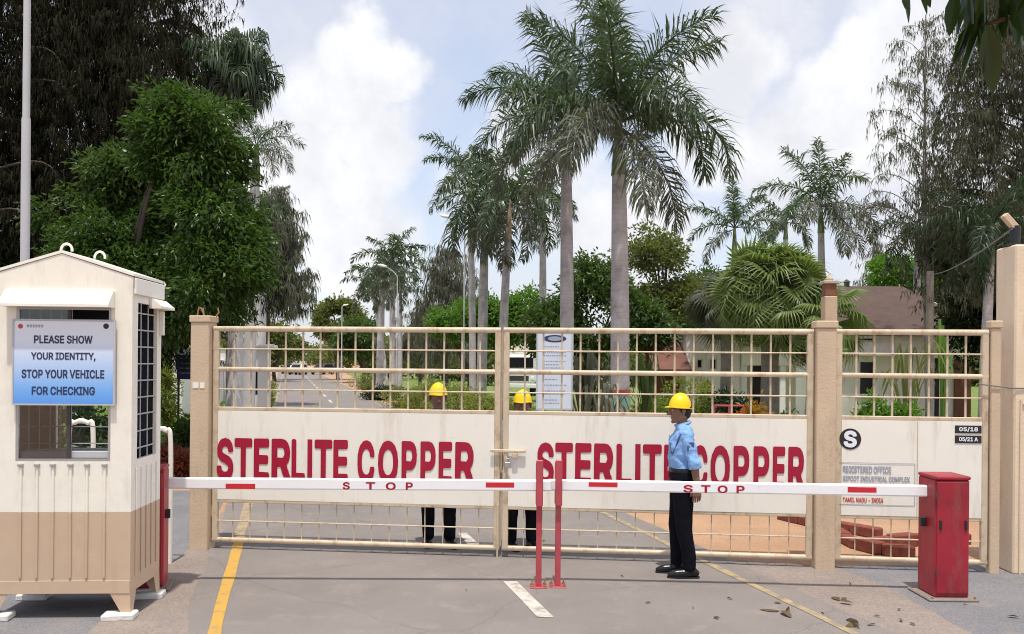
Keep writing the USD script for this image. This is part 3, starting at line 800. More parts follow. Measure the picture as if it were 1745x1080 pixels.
# corner trims, hem and flared feet
obj('downpipe', box(0.001, 0.035, BD - 0.06, BD - 0.015, 2.20, 2.40, 0.004), 'cream_paint', booth)
for x in (-BW, 0.0):
    for y in (0.0, BD):
        sx = 1 if x < -0.5 else -1
        sy = 1 if y < 0.1 else -1
        pts = [(x, y, Z0 + 0.03), (x + sx * 0.17, y, Z0 + 0.03), (x, y + sy * 0.14, Z0 + 0.03), (x - sx * 0.004, y - sy * 0.004, 0.055), (x + sx * 0.07, y, 0.055), (x, y + sy * 0.07, 0.055), (x + sx * 0.02, y + sy * 0.02, Z0 + 0.03)]
        hm = Manifold.hull_points(np.array(pts, float)).to_mesh()
        obj('foot', trimesh.Trimesh(hm.vert_properties[:, :3], hm.tri_verts, process=False), 'booth_paint', booth)
obj('hem', cat(box(-BW + 0.001, -0.001, -0.006, -0.0005, Z0, Z0 + 0.10, 0.002)), 'booth_paint', booth)
for px in (36, 64, 91, 121, 149, 179):
    x, zt = with_local(px, 795); _, zb = with_local(px, 985)
    rbm = obj('rib', cat(box(x - 0.010, x + 0.010, -0.014, -0.0005, zb, zt, 0.005)), 'booth_paint', booth)
    obj('rib_cap', box(x - 0.020, x + 0.020, -0.022, -0.0005, zt + 0.0005, zt + 0.024, 0.003), 'steel', rbm)
for y in np.linspace(0.10, BD - 0.10, 5):
    obj('rib', box(0.0005, 0.010, y - 0.008, y + 0.008, 0.32, 1.15, 0.003), 'booth_paint', booth)
# window: frame, sliding pane, grille
fr = obj('window_frame', cat(box(wx0, wx0 + 0.02, 0.004, 0.028, wz0, wz1), box(wx1 - 0.02, wx1, 0.004, 0.028, wz0, wz1), box(wx0 + 0.02, wx1 - 0.02, 0.004, 0.028, wz0, wz0 + 0.02), box(wx0 + 0.02, wx1 - 0.02, 0.004, 0.028, wz1 - 0.02, wz1)), 'steel', booth)
xm = with_local(116, 700)[0]
obj('mullion', box(xm - 0.012, xm + 0.012, 0.006, 0.026, wz0 + 0.02, wz1 - 0.02), 'dark_metal', booth)
obj('pane', box(wx0 + 0.02, xm - 0.012, 0.013, 0.017, wz0 + 0.02, wz1 - 0.02), 'pane_glass', booth)
obj('counter', box(wx0, wx1, 0.04, 0.22, wz0 + 0.02, wz0 + 0.075, 0.004), 'pole_grey', booth)
for z in (1.345, 1.475):
    obj('grille_bar', tube([(wx0, 0.05, z), (wx1, 0.05, z)], 0.005, 6), 'steel', booth)
for x in np.linspace(wx0 + 0.07, xm, 5):
    obj('grille_bar', tube([(x, 0.058, wz0), (x, 0.058, wz1)], 0.004, 6), 'steel', booth)
for z in np.linspace(1.30, 2.36, 9):
    obj('grille_bar', tube([(-0.012, 0.11, z), (-0.012, BD - 0.10, z)], 0.006, 6), 'pole_grey', booth)
for y in (0.24, 0.40):
    obj('grille_bar', tube([(-0.020, y, 1.2), (-0.020, y, 2.44)], 0.005, 6), 'pole_grey', booth)
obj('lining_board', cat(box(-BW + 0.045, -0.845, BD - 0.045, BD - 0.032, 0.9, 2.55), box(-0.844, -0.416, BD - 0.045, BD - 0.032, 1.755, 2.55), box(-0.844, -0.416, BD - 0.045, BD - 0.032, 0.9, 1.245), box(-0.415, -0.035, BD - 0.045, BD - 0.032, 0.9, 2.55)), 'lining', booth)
obj('ceiling_board', box(-BW + 0.035, -0.035, 0.035, BD - 0.035, 2.56, 2.58), 'dark_metal', booth)

# the notice in the window
sx0, sz0 = with_local(27, 687); sx1, sz1 = with_local(197, 548)
ca, sa = math.cos(math.radians(BROT)), math.sin(math.radians(BROT))
smx, smz = (sx0 + sx1) / 2, (sz0 + sz1) / 2
hw, hh = (sx1 - sx0) / 2, (sz1 - sz0) / 2
nt = thing('notice_sign', 'white and blue notice hung in the booth window asking for identity', 'sign', (bo[0] + smx * ca + 0.03 * sa, bo[1] + smx * sa - 0.03 * ca, smz), BROT)
obj('sign_plate', box(-hw, hw, -0.006, 0.006, -hh, hh, 0.002), 'sign_gradient', nt)
obj('sign_rim', cat(box(-hw - 0.012, -hw, -0.010, 0.010, -hh - 0.012, hh + 0.012), box(hw, hw + 0.012, -0.010, 0.010, -hh - 0.012, hh + 0.012), box(-hw, hw, -0.010, 0.010, -hh - 0.012, -hh), box(-hw, hw, -0.010, 0.010, hh, hh + 0.012)), 'pole_grey', nt)
for tx, c0, c1, y0, y1 in [('PLEASE SHOW', 62, 161, 571, 586), ('YOUR IDENTITY,', 57, 166, 600, 616), ('STOP YOUR VEHICLE', 41, 181, 629, 645), ('FOR CHECKING', 58, 165, 658, 673)]:
    a, z1 = with_local(c0, y0); b, z0 = with_local(c1, y1)
    obj('lettering', glyphs(tx, a - smx, b - smx, z0 - smz, z1 - smz, -0.0062, 0.0015, 4), 'print_navy', nt)
a, z1 = with_local(50, 553); b, z0 = with_local(78, 558)
for k in range(6):
    obj('caption_mark', box(a - smx + k * 0.021, a - smx + k * 0.021 + 0.014, -0.0075, -0.0062, z0 - smz, z1 - smz), 'print_grey', nt)
for px, m_, r_ in ((39, 'print_red', 0.018), (184, 'print_black', 0.021)):
    a, z = with_local(px, 556)
    c = trimesh.creation.cylinder(r_, 0.0015, sections=24); c.apply_transform(UPRIGHT); c.apply_translation([a - smx, -0.0070, z - smz])
    obj('logo_mark', c, m_, nt)

# concrete blocks under the booth
def booth_pt(x, y):
    return (bo[0] + x * ca - y * sa, bo[1] + x * sa + y * ca)


for (x, y, nm) in ((-BW + 0.06, 0.01, 'whitewashed block under the booth foot at the left end of its front'), (-0.07, 0.0, 'whitewashed block under the booth foot nearest the road'), (-0.06, BD - 0.05, 'whitewashed block under the rear booth foot beside the red cabinet'), (-BW + 0.07, BD - 0.05, 'whitewashed block under the hidden rear corner of the booth')):
    px_, py_ = booth_pt(x, y)
    tag(obj('concrete_block', moved(box(-0.125, 0.115, -0.075, 0.075, 0.004, 0.0545, 0.009), px_, py_, 0, math.radians(BROT + 4)), 'whitewash'), nm, 'block', 'blocks under the booth')

# bent tube hoops behind the booth
def hoop(label, x0, x1, D, h, rot=0):
    p = thing('tube_hoop', label, 'railing', (0, D, 0))
    c = bez([(x0, 0, 0), (x0, 0, h - 0.14), (x0 + 0.05, 0, h - 0.02), (x0 + 0.14, 0, h), (x1 - 0.14, 0, h), (x1 - 0.05, 0, h - 0.02), (x1, 0, h - 0.14), (x1, 0, 0)], 6)
    obj('hoop_tube', tube(c, 0.022, 10), 'cream_paint', p, smooth=40)
    obj('cross_rail', tube([(x0, 0, h * 0.5), (x1, 0, h * 0.5)], 0.016, 8), 'cream_paint', p, smooth=40)


D_ = 8.6
hoop('cream bent tube railing beside the left boom cabinet behind the booth', X(258, D_), X(292, D_), D_, Zh(275, 730, D_))
hoop('cream bent tube railing seen through the booth window', X(119, 8.3), X(160, 8.3), 8.3, Zh(140, 717, 8.3))

# ------------------------------------------------------------------ lamp poles, wires
def lamp(label, px, D, ztop, arm_px, arm_dz, r0=0.05, m='pole_grey', head=True, group=None):
    x = X(px, D)
    t = thing('street_lamp', label, 'street lamp', (x, D, 0), 0, group)
    obj('pole', tube([(0, 0, 0), (0, 0, ztop * 0.35), (0, 0, ztop * 0.352), (0, 0, ztop)], [r0, r0, r0 * 0.8, r0 * 0.55], 12), m, t, smooth=40)
    obj('base_plate', box(-0.14, 0.14, -0.14, 0.14, 0, 0.025, 0.005), m, t)
    if head:
        ax = X(arm_px, D) - x
        s = math.copysign(1, ax)
        obj('arm', tube(bez([(0, 0, ztop - 0.05), (ax * 0.3, 0, ztop + arm_dz * 0.5), (ax * 0.8, 0, ztop + arm_dz)], 6), r0 * 0.4, 8), m, t, smooth=40)
        hd = lathe([(0, -0.25), (0.04, -0.23), (0.07, -0.1), (0.065, 0.13), (0.03, 0.24), (0, 0.25)], 14)
        hd.apply_transform(trimesh.transformations.rotation_matrix(s * math.radians(78), [0, 1, 0])); hd.apply_translation([ax, 0, ztop + arm_dz + 0.03])
        obj('lamp_head', hd, 'white_plastic', t, smooth=40)
    return t


fp = thing('flag_pole', 'tall pale grey steel pole rising behind the booth roof', 'pole', (X(41, 9.6), 9.6, 0.004))
obj('pole', tube([(0, 0, 0), (0, 0, 4.6), (0, 0, 4.62), (0, 0, 7.6)], [0.052, 0.046, 0.038, 0.034], 14), 'pole_grey', fp, smooth=40)
obj('base_plate', box(-0.15, 0.15, -0.15, 0.15, 0, 0.02, 0.004), 'pole_grey', fp)
lamp('grey street lamp whose head pokes out of the left trees', 438, 30, Zh(438, 425, 30), 461, 0.18)
lamp('street lamp with a long arm before the farthest right palms', 676, 46, Zh(676, 470, 46), 650, 0.5)
lamp('thin street lamp standing between the palm clump and the gate middle', 790, 36, Zh(790, 385, 36), 758, 0.35, 0.05)
lamp('small distant street lamp near the end of the road', 582, 75, Zh(582, 522, 75), 588, 0.1, 0.07)

up = thing('utility_pole', 'grey wooden pole rising in front of the brown roof', 'pole', (X(1584, 22), 22, 0))
obj('pole', tube([(0, 0, 0), (0, 0, Zh(1584, 462, 22))], [0.10, 0.085], 10), 'grey_bark', up, smooth=40)
a, b = P(1586, 468, 22) , np.array([pc[0] + 0.02, pc[1] + 0.1, ZPIL + 0.16])
wp = [a + (b - a) * s + [0, 0, -0.10 * 4 * s * (1 - s)] for s in np.linspace(0, 1, 14)]
tag(obj('overhead_cable', tube(wp, 0.010, 6), 'cable'), 'grey cable slung from the wooden pole to the plastered pillar', 'cable')

gl = thing('garden_lamp', 'stone garden lamp column showing above the gate post cap', 'garden lamp', (X(1412, 12), 12.0, 0))
zt = Zh(1412, 480, 12)
obj('column', box(-0.085, 0.085, -0.085, 0.085, 0, zt - 0.20, 0.01), 'sand_stone', gl)
obj('lantern', box(-0.075, 0.075, -0.075, 0.075, zt - 0.20, zt - 0.03, 0.006), 'brick_dark', gl)
obj('cap', box(-0.10, 0.10, -0.10, 0.10, zt - 0.03, zt + 0.01, 0.008), 'concrete', gl)
obj('finial', lathe([(0.04, 0), (0.05, 0.03), (0.02, 0.07), (0, 0.12)], 12).apply_translation([0, 0, zt + 0.01]), 'sand_stone', gl)

# ------------------------------------------------------------------ foliage builders
def unit(v):
    return v / (np.linalg.norm(v, axis=-1, keepdims=True) + 1e-12)


def leaf_cloud(pos, d, length, width, r, fold=0.25):
    """Rhombic leaves, one island each: base, two sides, tip."""
    n = len(pos)
    L = length * r.uniform(0.65, 1.25, (n, 1)); W = width * r.uniform(0.7, 1.2, (n, 1))
    d = unit(d)
    s = unit(np.cross(d, unit(r.normal(0, 1, (n, 3)))))
    nrm = np.cross(d, s)
    mid = pos + d * L * 0.45 + nrm * L * 0.05
    v = np.stack([pos, mid + s * W / 2 + nrm * W * fold, pos + d * L - nrm * L * 0.1, mid - s * W / 2 + nrm * W * fold], 1).reshape(-1, 3)
    i = np.arange(n)[:, None] * 4
    f = np.stack([i + [0, 1, 2], i + [0, 2, 3]], 1).reshape(-1, 3)
    return v, f


def join(parts):
    vs, fs, n = [], [], 0
    for v, f in parts:
        vs.append(v); fs.append(f + n); n += len(v)
    return np.vstack(vs), np.vstack(fs)


def crown_cloud(r, ells, clumps, per, leaf, clump_r, droop=0.35, shell=0.6, seed=0, thin=0.40):
    """Leaf clumps near the surface of a few ellipsoids, thinned by noise so that the outline is uneven. Returns the mesh and the clump centres."""
    vol = np.array([e[1][0] * e[1][1] * e[1][2] for e in ells]) ** 0.67
    which = r.choice(len(ells), clumps * 3, p=vol / vol.sum())
    C = np.array([ells[k][0] for k in which], float); R = np.array([ells[k][1] for k in which], float)
    u = unit(r.normal(0, 1, (len(C), 3)))
    rad = r.uniform(shell, 1.0, (len(C), 1)) * (0.80 + 0.42 * meshkit.fbm(u * 2.2 + seed * 3.7, 3, seed)[:, None])
    q = C + u * R * rad
    keep = meshkit.fbm(q / (clump_r * 3.2) + seed, 2, seed + 5) > thin
    q, u = q[keep][:clumps], u[keep][:clumps]
    n = len(q) * per
    k = np.repeat(np.arange(len(q)), per)
    off = r.normal(0, 1, (n, 3)) * clump_r * np.array([0.5, 0.5, 0.36]) * r.uniform(0.6, 1.25, (len(q), 1))[k]
    pos = q[k] + off
    d = unit(u[k] * 0.5 + unit(off) * 0.8 + r.normal(0, 0.55, (n, 3)) + [0, 0, -droop])
    return leaf_cloud(pos, d, leaf[0], leaf[1], r), q


def limbs(r, base, top, r0, targets, n=14):
    """Tapered trunk with limbs that reach for some of the leaf clumps."""
    base, top = np.array(base, float), np.array(top, float)
    tr = bez([base, base * 0.5 + top * 0.5 + [r.normal(0, 0.06), r.normal(0, 0.06), 0], top], 5)
    ms = [tube(tr, np.linspace(r0, r0 * 0.6, len(tr)), 9)]
    if len(targets):
        for k in r.choice(len(targets), min(n, len(targets)), replace=False):
            tq = targets[k]; s = tr[int(r.integers(len(tr) // 2, len(tr)))]
            m = (s + tq) / 2 + r.normal(0, 0.12, 3) + [0, 0, 0.12 * np.linalg.norm(tq - s)]
            c = bez([s, m, tq], 5)
            ms.append(tube(c, np.linspace(r0 * 0.45, r0 * 0.07, len(c)), 6))
    return cat(*ms)


def tree(name, label, category, base, trunk_top, r0, ells, clumps, per, leaf, clump_r, m, seed, bark='bark', group=None, nl=14, droop=0.35, shell=0.6, thin=0.40):
    r = np.random.default_rng(seed)
    base = np.array([base[0], base[1], 0.0])
    t = thing(name, label, category, base, 0, group)
    ells = [(np.array(c, float) - base, e) for c, e in ells]
    (v, f), q = crown_cloud(r, ells, clumps, per, leaf, clump_r, droop, shell, seed, thin)
    obj('trunk', limbs(r, (0, 0, 0), np.array([0, 0, trunk_top]), r0, q, nl), bark, t, smooth=60)
    obj('crown', (v, f), m, t)
    return t


def bush(name, label, category, c, e, clumps, per, leaf, clump_r, m, seed, group=None, droop=0.1):
    """A bush standing on the ground at c with half sizes e: leaves on short stems."""
    r = np.random.default_rng(seed)
    t = thing(name, label, category, (c[0], c[1], 0), 0, group)
    (v, f), q = crown_cloud(r, [((0, 0, e[2] * 0.92), e)], clumps, per, leaf, clump_r, droop, 0.45, seed)
    keep = v[f[:, 0], 2] > 0.02
    f = f[keep]
    v[:, 2] = np.maximum(v[:, 2], 0.01)
    st = [tube(bez([(r.normal(0, 0.06), r.normal(0, 0.06), 0), p * [0.5, 0.5, 0.55], p], 3), [0.02] * 3 + [0.012] * 3 + [0.006], 5) for p in q[:10]]
    obj('stems', cat(*st), 'bark', t)
    obj('foliage', (v, f), m, t)
    return t


def strands(pos, length, r, w=0.016, sway=0.75, lift=0.15):
    """Hanging needle sprays: each a bent, tapering ribbon of two triangles plus a tip."""
    n = len(pos)
    L = length * r.uniform(0.5, 1.3, (n, 1))
    h = r.normal(0, 1, (n, 3)) * [1, 1, 0]
    h = unit(h) * r.uniform(0.1, 1.0, (n, 1)) * sway
    mid = pos + (h * 0.7 + [0, 0, -0.35 + lift]) * L
    tip = pos + (h + [0, 0, -1.0 + lift]) * L
    a = r.uniform(0, np.pi, n)
    s = np.stack([np.cos(a), np.sin(a), 0 * a], 1) * (w / 2)
    v = np.stack([pos, mid + s, mid - s, tip], 1).reshape(-1, 3)
    i = np.arange(n)[:, None] * 4
    f = np.stack([i + [0, 1, 2], i + [2, 1, 3]], 1).reshape(-1, 3)
    return v, f


def casuarina(label, base, H, r0, reach, nb, seed, m, z0=1.5, per=420, spray=0.42, w=0.018, lean=(0, 0), group=None, droop=0.25, bark='bark', up=0.5, tw=0.22, shape=0.8, zmin=0.3):
    """Feathery she-oak: upright trunk, rising boughs whose ends hang in sprays of needles."""
    r = np.random.default_rng(seed)
    t = thing('casuarina_tree', label, 'tree', (base[0], base[1], 0), 0, group)
    tr = bez([(0, 0, 0), (lean[0] * 0.4 + r.normal(0, 0.1), lean[1] * 0.4, H * 0.5), (lean[0], lean[1], H)], 10)
    ms = [tube(tr, np.linspace(r0, 0.015, len(tr)), 9)]
    pos = []
    for k in range(nb):
        s = (k + r.uniform(0, 1)) / nb
        z = z0 + (H - z0) * s * 0.98
        i = np.interp(z, tr[:, 2], np.arange(len(tr)))
        p = tr[int(i)] * (1 - i % 1) + tr[min(int(i) + 1, len(tr) - 1)] * (i % 1)
        az = k * 2.4 + r.normal(0, 0.5)
        ln = reach * (1 - s) ** shape * r.uniform(0.65, 1.15) + 0.25
        hd = np.array([math.cos(az), math.sin(az), 0])
        c = bez([p, p + hd * ln * 0.45 + [0, 0, ln * up * 0.5], p + hd * ln * 0.85 + [0, 0, ln * up * 0.55], p + hd * ln + [0, 0, ln * (up * 0.45 - droop)]], 6)
        ms.append(tube(c, np.linspace(max(0.010, r0 * 0.22 * (1 - s * 0.7)), 0.004, len(c)), 5))
        n = int(per * (0.35 + ln / reach))
        u_ = np.interp(r.uniform(0.18, 1, n) ** 0.8, [0, 1], [0, len(c) - 1.001])
        j = u_.astype(int)
        q = c[j] + (c[np.minimum(j + 1, len(c) - 1)] - c[j]) * (u_ - j)[:, None]
        # sprays hang in tufts along side twigs
        tuft = r.integers(0, max(3, n // 22), n)
        offs = r.normal(0, 1, (tuft.max() + 1, 3)) * tw * (0.4 + ln / reach)
        at = r.uniform(0.2, 1, tuft.max() + 1) * (len(c) - 1.001)
        ja = at.astype(int)
        anchor = c[ja] + offs
        q = np.where((r.uniform(0, 1, n) < 0.8)[:, None], anchor[tuft] + r.normal(0, 0.06, (n, 3)), q)
        pos.append(q)
    pos = np.vstack(pos)
    pos = pos[pos[:, 2] > zmin]
    v, f = strands(pos, spray, r, w)
    v[:, 2] = np.maximum(v[:, 2], 0.05)
    obj('trunk', cat(*ms), bark, t, smooth=60)
    obj('crown', (v, f), m, t)
    return t


def frond_mesh(r, L, el, bend, nleaf=70, lf=0.5, lw=0.032, plume=0.6, grav=0.5, sweep=0.9):
    """One pinnate frond in its own frame: grows along +x and up, leaflets on both sides of a bending rachis."""
    k = 14
    s = np.linspace(0, 1, k)
    e = el - bend * s ** 1.25
    st = L / (k - 1)
    pts = np.zeros((k, 3))
    pts[1:, 0] = np.cumsum(np.cos(e[:-1]) * st); pts[1:, 2] = np.cumsum(np.sin(e[:-1]) * st)
    pts[:, 1] = r.normal(0, 0.06) * L * s ** 2
    rach = tube(pts, np.linspace(0.030, 0.006, k) * (L / 2.4), 5)
    tpar = np.repeat(np.linspace(0.13, 0.995, nleaf), 2) + r.normal(0, 0.006, nleaf * 2)
    tpar = np.clip(tpar, 0.08, 1)
    x = tpar * (k - 1.001); j = x.astype(int); fr = (x - j)[:, None]
    p0 = pts[j] * (1 - fr) + pts[np.minimum(j + 1, k - 1)] * fr
    tg = unit(pts[np.minimum(j + 1, k - 1)] - pts[j])
    side = np.tile([1.0, -1.0], nleaf)
    sv = np.cross(tg, [0, 0, 1.0]); sv = unit(sv) * side[:, None]
    upv = np.cross(sv * side[:, None], tg)
    roll = r.normal(0, plume, len(tpar))
    sd = sv * np.cos(roll)[:, None] + upv * np.sin(roll)[:, None]
    ll = lf * (L / 2.4) * np.sin(np.pi * (0.12 + 0.80 * tpar)) ** 0.7 * r.uniform(0.8, 1.15, len(tpar))
    d0 = unit(sd + tg * (0.35 + sweep * tpar[:, None] ** 2))
    mid = p0 + d0 * ll[:, None] * 0.5
    d1 = unit(d0 + np.array([0, 0, -1.0]) * grav * r.uniform(0.6, 1.6, len(tpar))[:, None])
    tip = mid + d1 * ll[:, None] * 0.55
    wv = unit(np.cross(d0, unit(upv + r.normal(0, 0.4, upv.shape)))) * (lw * (L / 2.4) / 2)
    v = np.stack([p0 + wv * 0.4, p0 - wv * 0.4, mid + wv, mid - wv, tip], 1).reshape(-1, 3)
    i = np.arange(len(p0))[:, None] * 5
    f = np.stack([i + [0, 1, 3], i + [0, 3, 2], i + [2, 3, 4]], 1).reshape(-1, 3)
    return rach, (v, f)


def spin(v, az, at):
    c, s = math.cos(az), math.sin(az)
    return v @ np.array([[c, s, 0], [-s, c, 0], [0, 0, 1.0]]) + at


def royal_palm(label, x, y, H, rt, L, seed, nf=15, shaft=1.0, m='palm_leaf', group=None, trunk='palm_trunk', old='palm_pale', nleaf=70, lf=0.52, lw=0.034, elmin=-0.15, bendk=1.0, plan=None, lean=(0, 0), name='royal_palm', grav=None, shaft_m='shaft_green', bulge=1.0, lk=1.0):
    """Trunk, green crownshaft, and each frond a part of its own."""
    r = np.random.default_rng(seed)
    t = thing(name, label, 'palm tree', (x, y, 0), 0, group)
    if lean == (0, 0):
        lean = (r.normal(0, 0.14), r.normal(0, 0.14)) if label.find('nearest') < 0 else (-0.08, 0.0)
    zt = H - shaft
    hs = np.array([0, 0.04, 0.12, 0.3, 0.55, 0.8, 1.0]) * zt
    rr = rt * np.array([1.35, 1.15, 1.02, 1.0 * bulge, 0.98, 0.86, 0.74])
    px_ = np.array([[lean[0] * (q / H) ** 1.5, lean[1] * (q / H) ** 1.5, q] for q in hs])
    c = bez(px_, 4)
    obj('trunk', tube(c, np.interp(c[:, 2], hs, rr), 16), trunk, t, smooth=60)
    top = np.array([lean[0], lean[1], H])
    sh = bez([px_[-1], px_[-1] * 0.5 + top * 0.5, top], 5)
    obj('crownshaft', tube(sh, np.linspace(rt * 0.86, rt * 0.36, len(sh)), 12), shaft_m, t, smooth=60)
    fronds = plan or [(k * 2.399 + r.normal(0, 0.2), 1.45 - (1.45 - elmin) * ((k + 0.5) / nf) ** 0.8, (0.9 + 1.5 * (k / nf)) * bendk, L * r.uniform(0.88, 1.08), k > nf * 0.62) for k in range(nf)]
    for az, el, bend, ln, is_old in fronds:
        rach, (v, f) = frond_mesh(r, ln * lk, el + r.normal(0, 0.05), bend + r.normal(0, 0.08), nleaf, lf, lw, 0.75, grav or (0.85 if not is_old else 1.3))
        at = top - [0, 0, 0.05 if not is_old else 0.12]
        rv = spin(np.array(rach.vertices), az, at); lv = spin(v, az, at)
        fr = obj('frond', join([(rv, np.array(rach.faces)), (lv, f)]), old if is_old else m, t)
    return t


def fan_mesh(r, R, seg=26, spread=5.0, dropt=0.35, cut=0.55):
    """A fan leaf facing +x: pleated centre, free drooping segment tips."""
    a = np.linspace(-spread / 2, spread / 2, seg * 2 + 1)
    pts = [(0, 0, 0)]
    inner, outer = [], []
    for i, q in enumerate(a):
        ridge = 0.03 * R * (1 if i % 2 else -1)
        inner.append((R * cut * math.cos(q), R * cut * math.sin(q), ridge - 0.04 * R))
    v = [np.zeros(3)] + [np.array(q) for q in inner]
    f = [[0, i + 1, i + 2] for i in range(len(inner) - 1)]
    for i in range(0, len(inner) - 2, 2):
        q = a[i + 1]
        ln = R * r.uniform(0.85, 1.08)
        m = np.array([ln * 0.82 * math.cos(q), ln * 0.82 * math.sin(q), -0.10 * R - dropt * R * 0.25])
        tip = np.array([ln * 0.97 * math.cos(q), ln * 0.97 * math.sin(q), -0.10 * R - dropt * R * r.uniform(0.6, 1.4)])
        k = len(v)
        s = np.array([-math.sin(q), math.cos(q), 0]) * R * 0.017
        v += [m + s, m - s, tip]
        f += [[i + 1, k + 1, i + 2], [i + 2, k + 1, k], [i + 2, k, i + 3], [k, k + 1, k + 2]]
    return np.array(v), np.array(f)


def fan_palm(label, x, y, H, rt, R, stalk, n, seed, m='fan_leaf', dead=10, group=None, elr=(1.35, -0.9)):
    r = np.random.default_rng(seed)
    t = thing('fan_palm', label, 'palm tree', (x, y, 0), 0, group)
    obj('trunk', tube([(0, 0, 0), (0, 0, H * 0.5), (0, 0, H)], [rt * 1.2, rt, rt * 1.1], 14), 'grey_bark', t, smooth=60)
    for k in range(n + dead):
        d_ = k >= n
        s = (k + 0.5) / n if not d_ else 1
        el = elr[0] + (elr[1] - elr[0]) * s ** 0.85 + r.normal(0, 0.08) if not d_ else r.uniform(-1.35, -1.1)
        az = k * 2.399 + r.normal(0, 0.15)
        ln = stalk * r.uniform(0.75, 1.15) * (1 if not d_ else 0.6)
        d = np.array([math.cos(el), 0, math.sin(el)])
        at0 = np.array([0, 0, H - (0.0 if not d_ else 0.15)])
        c = bez([at0 * 0, d * ln * 0.6, d * ln + [0, 0, -0.10 * ln]], 4)
        st = tube(c, np.linspace(0.022, 0.012, len(c)), 5)
        fv, ff = fan_mesh(r, R * r.uniform(0.8, 1.1) * (0.8 if d_ else 1), 30, 5.0 if not d_ else 3.0, 0.5 if el > 0.3 else 0.85)
        rl = r.normal(0, 0.7)
        fv = np.stack([fv[:, 0], fv[:, 1] * math.cos(rl) - fv[:, 2] * math.sin(rl), fv[:, 1] * math.sin(rl) + fv[:, 2] * math.cos(rl)], 1)
        ang = el - 0.25                        # the blade tips over its stalk
        ca_, sa_2 = math.cos(ang), math.sin(ang)
        fv = np.stack([fv[:, 0] * ca_ - fv[:, 2] * sa_2, fv[:, 1], fv[:, 0] * sa_2 + fv[:, 2] * ca_], 1) + c[-1]
        v, f = join([(np.array(st.vertices), np.array(st.faces)), (fv, ff)])
        obj('fan_leaf', (spin(v, az, at0), f), m if not d_ else 'palm_dead', t)
    return t


# ------------------------------------------------------------------ royal palms right of the road
A_ = lambda px, py: None
GP = 'royal palms lining the right of the road'
xa, ya = X(1058, 16), 16.0
HA = Zh(1050, 205, 16)
deg = math.radians
# the nearest palm: each frond laid out by its bearing (0 = to the right, 90 = away), rise, bend, length
planA = [(deg(5), deg(60), 0.75, 2.25, False), (deg(100), deg(80), 0.5, 2.4, False), (deg(175), deg(72), 0.9, 2.3, False), (deg(20), deg(30), 2.1, 2.2, False), (deg(-15), deg(18), 2.1, 2.3, False),
         (deg(-60), deg(35), 1.9, 2.0, False), (deg(-80), deg(-30), 1.05, 2.0, True), (deg(-120), deg(10), 1.9, 2.1, True), (deg(195), deg(25), 1.8, 2.2, False), (deg(165), deg(-10), 1.5, 2.1, True),
         (deg(250), deg(65), 1.4, 2.3, False), (deg(60), deg(50), 1.7, 2.3, False), (deg(-35), deg(66), 1.3, 2.2, False), (deg(35), deg(-20), 1.3, 2.1, True), (deg(150), deg(85), 0.6, 2.4, False)]
royal_palm('nearest royal palm with the thickest pale trunk and fronds leaving the top of the picture', xa, ya, HA, 0.172, 2.3, 11, plan=planA, group=GP, shaft=1.0, nleaf=120, lf=0.66, lw=0.030, lk=1.16)
near_palm = stage.GetPrimAtPath('/World/royal_palm')
for z0_, z1_, m_ in ((1.44, 1.52, 'band_red'), (1.20, 1.38, 'band_green')):
    obj('painted_band', tube([(0, 0, z0_), (0, 0, z1_)], 0.183, 20), m_, near_palm, smooth=40)
xb, yb = X(967, 20), 20.0
planB = [(deg(178), deg(48), 1.45, 2.7, False), (deg(150), deg(62), 1.2, 2.6, False), (deg(200), deg(15), 1.7, 2.5, False), (deg(230), deg(40), 1.7, 2.5, False), (deg(270), deg(55), 1.7, 2.4, False), (deg(300), deg(20), 1.8, 2.4, True),
         (deg(-20), deg(62), 1.4, 2.6, False), (deg(10), deg(35), 1.7, 2.5, False), (deg(90), deg(75), 0.8, 2.7, False), (deg(60), deg(40), 1.5, 2.5, False), (deg(120), deg(25), 1.6, 2.5, False), (deg(185), deg(-12), 1.4, 2.4, True), (deg(250), deg(-15), 1.3, 2.3, True), (deg(215), deg(75), 0.9, 2.6, False)]
royal_palm('second royal palm left of the nearest one, a grey board standing before its trunk', xb, yb, Zh(958, 205, 20), 0.160, 2.6, 12, plan=planB, group=GP, shaft=1.1, nleaf=115, lf=0.66, lw=0.032, lk=0.98)
royal_palm('slim royal palm with ochre upper trunk, right one of the middle pair', X(854, 30), 30, Zh(850, 345, 30), 0.155, 2.5, 13, nf=13, group=GP, shaft_m='sand_stone', elmin=-0.75, shaft=1.3, lf=0.6, lw=0.05)
royal_palm('paler royal palm with shorter trunk, left one of the middle pair', X(821, 33), 33, Zh(806, 330, 33), 0.185, 2.75, 14, nf=13, group=GP, elmin=-0.8, shaft=1.4, lf=0.62, lw=0.055)
planT = [(deg(175), deg(66), 1.2, 2.9, False), (deg(160), deg(50), 1.3, 2.6, False), (deg(240), deg(20), 1.8, 2.4, True), (deg(60), deg(30), 1.8, 2.4, True), (deg(190), deg(-10), 1.3, 2.4, True), (deg(0), deg(55), 1.5, 2.4, False), (deg(280), deg(50), 1.5, 2.4, False)]
royal_palm('tall royal palm behind the middle pair lifting fronds up and left', X(806, 38), 38, Zh(800, 300, 38), 0.15, 3.0, 15, plan=planT, group=GP, shaft=1.2, lf=0.55, lw=0.05)
royal_palm('far royal palm with the tallest crown in the distant clump', X(669, 55), 55, Zh(664, 440, 55), 0.20, 2.7, 16, nf=13, group=GP, elmin=-0.5, nleaf=40, lf=0.6, lw=0.09, bendk=1.15)
royal_palm('far royal palm with bushy crown left in the distant clump', X(647, 58), 58, Zh(640, 465, 58), 0.24, 2.6, 17, nf=14, group=GP, elmin=-0.7, nleaf=40, lf=0.6, lw=0.09)
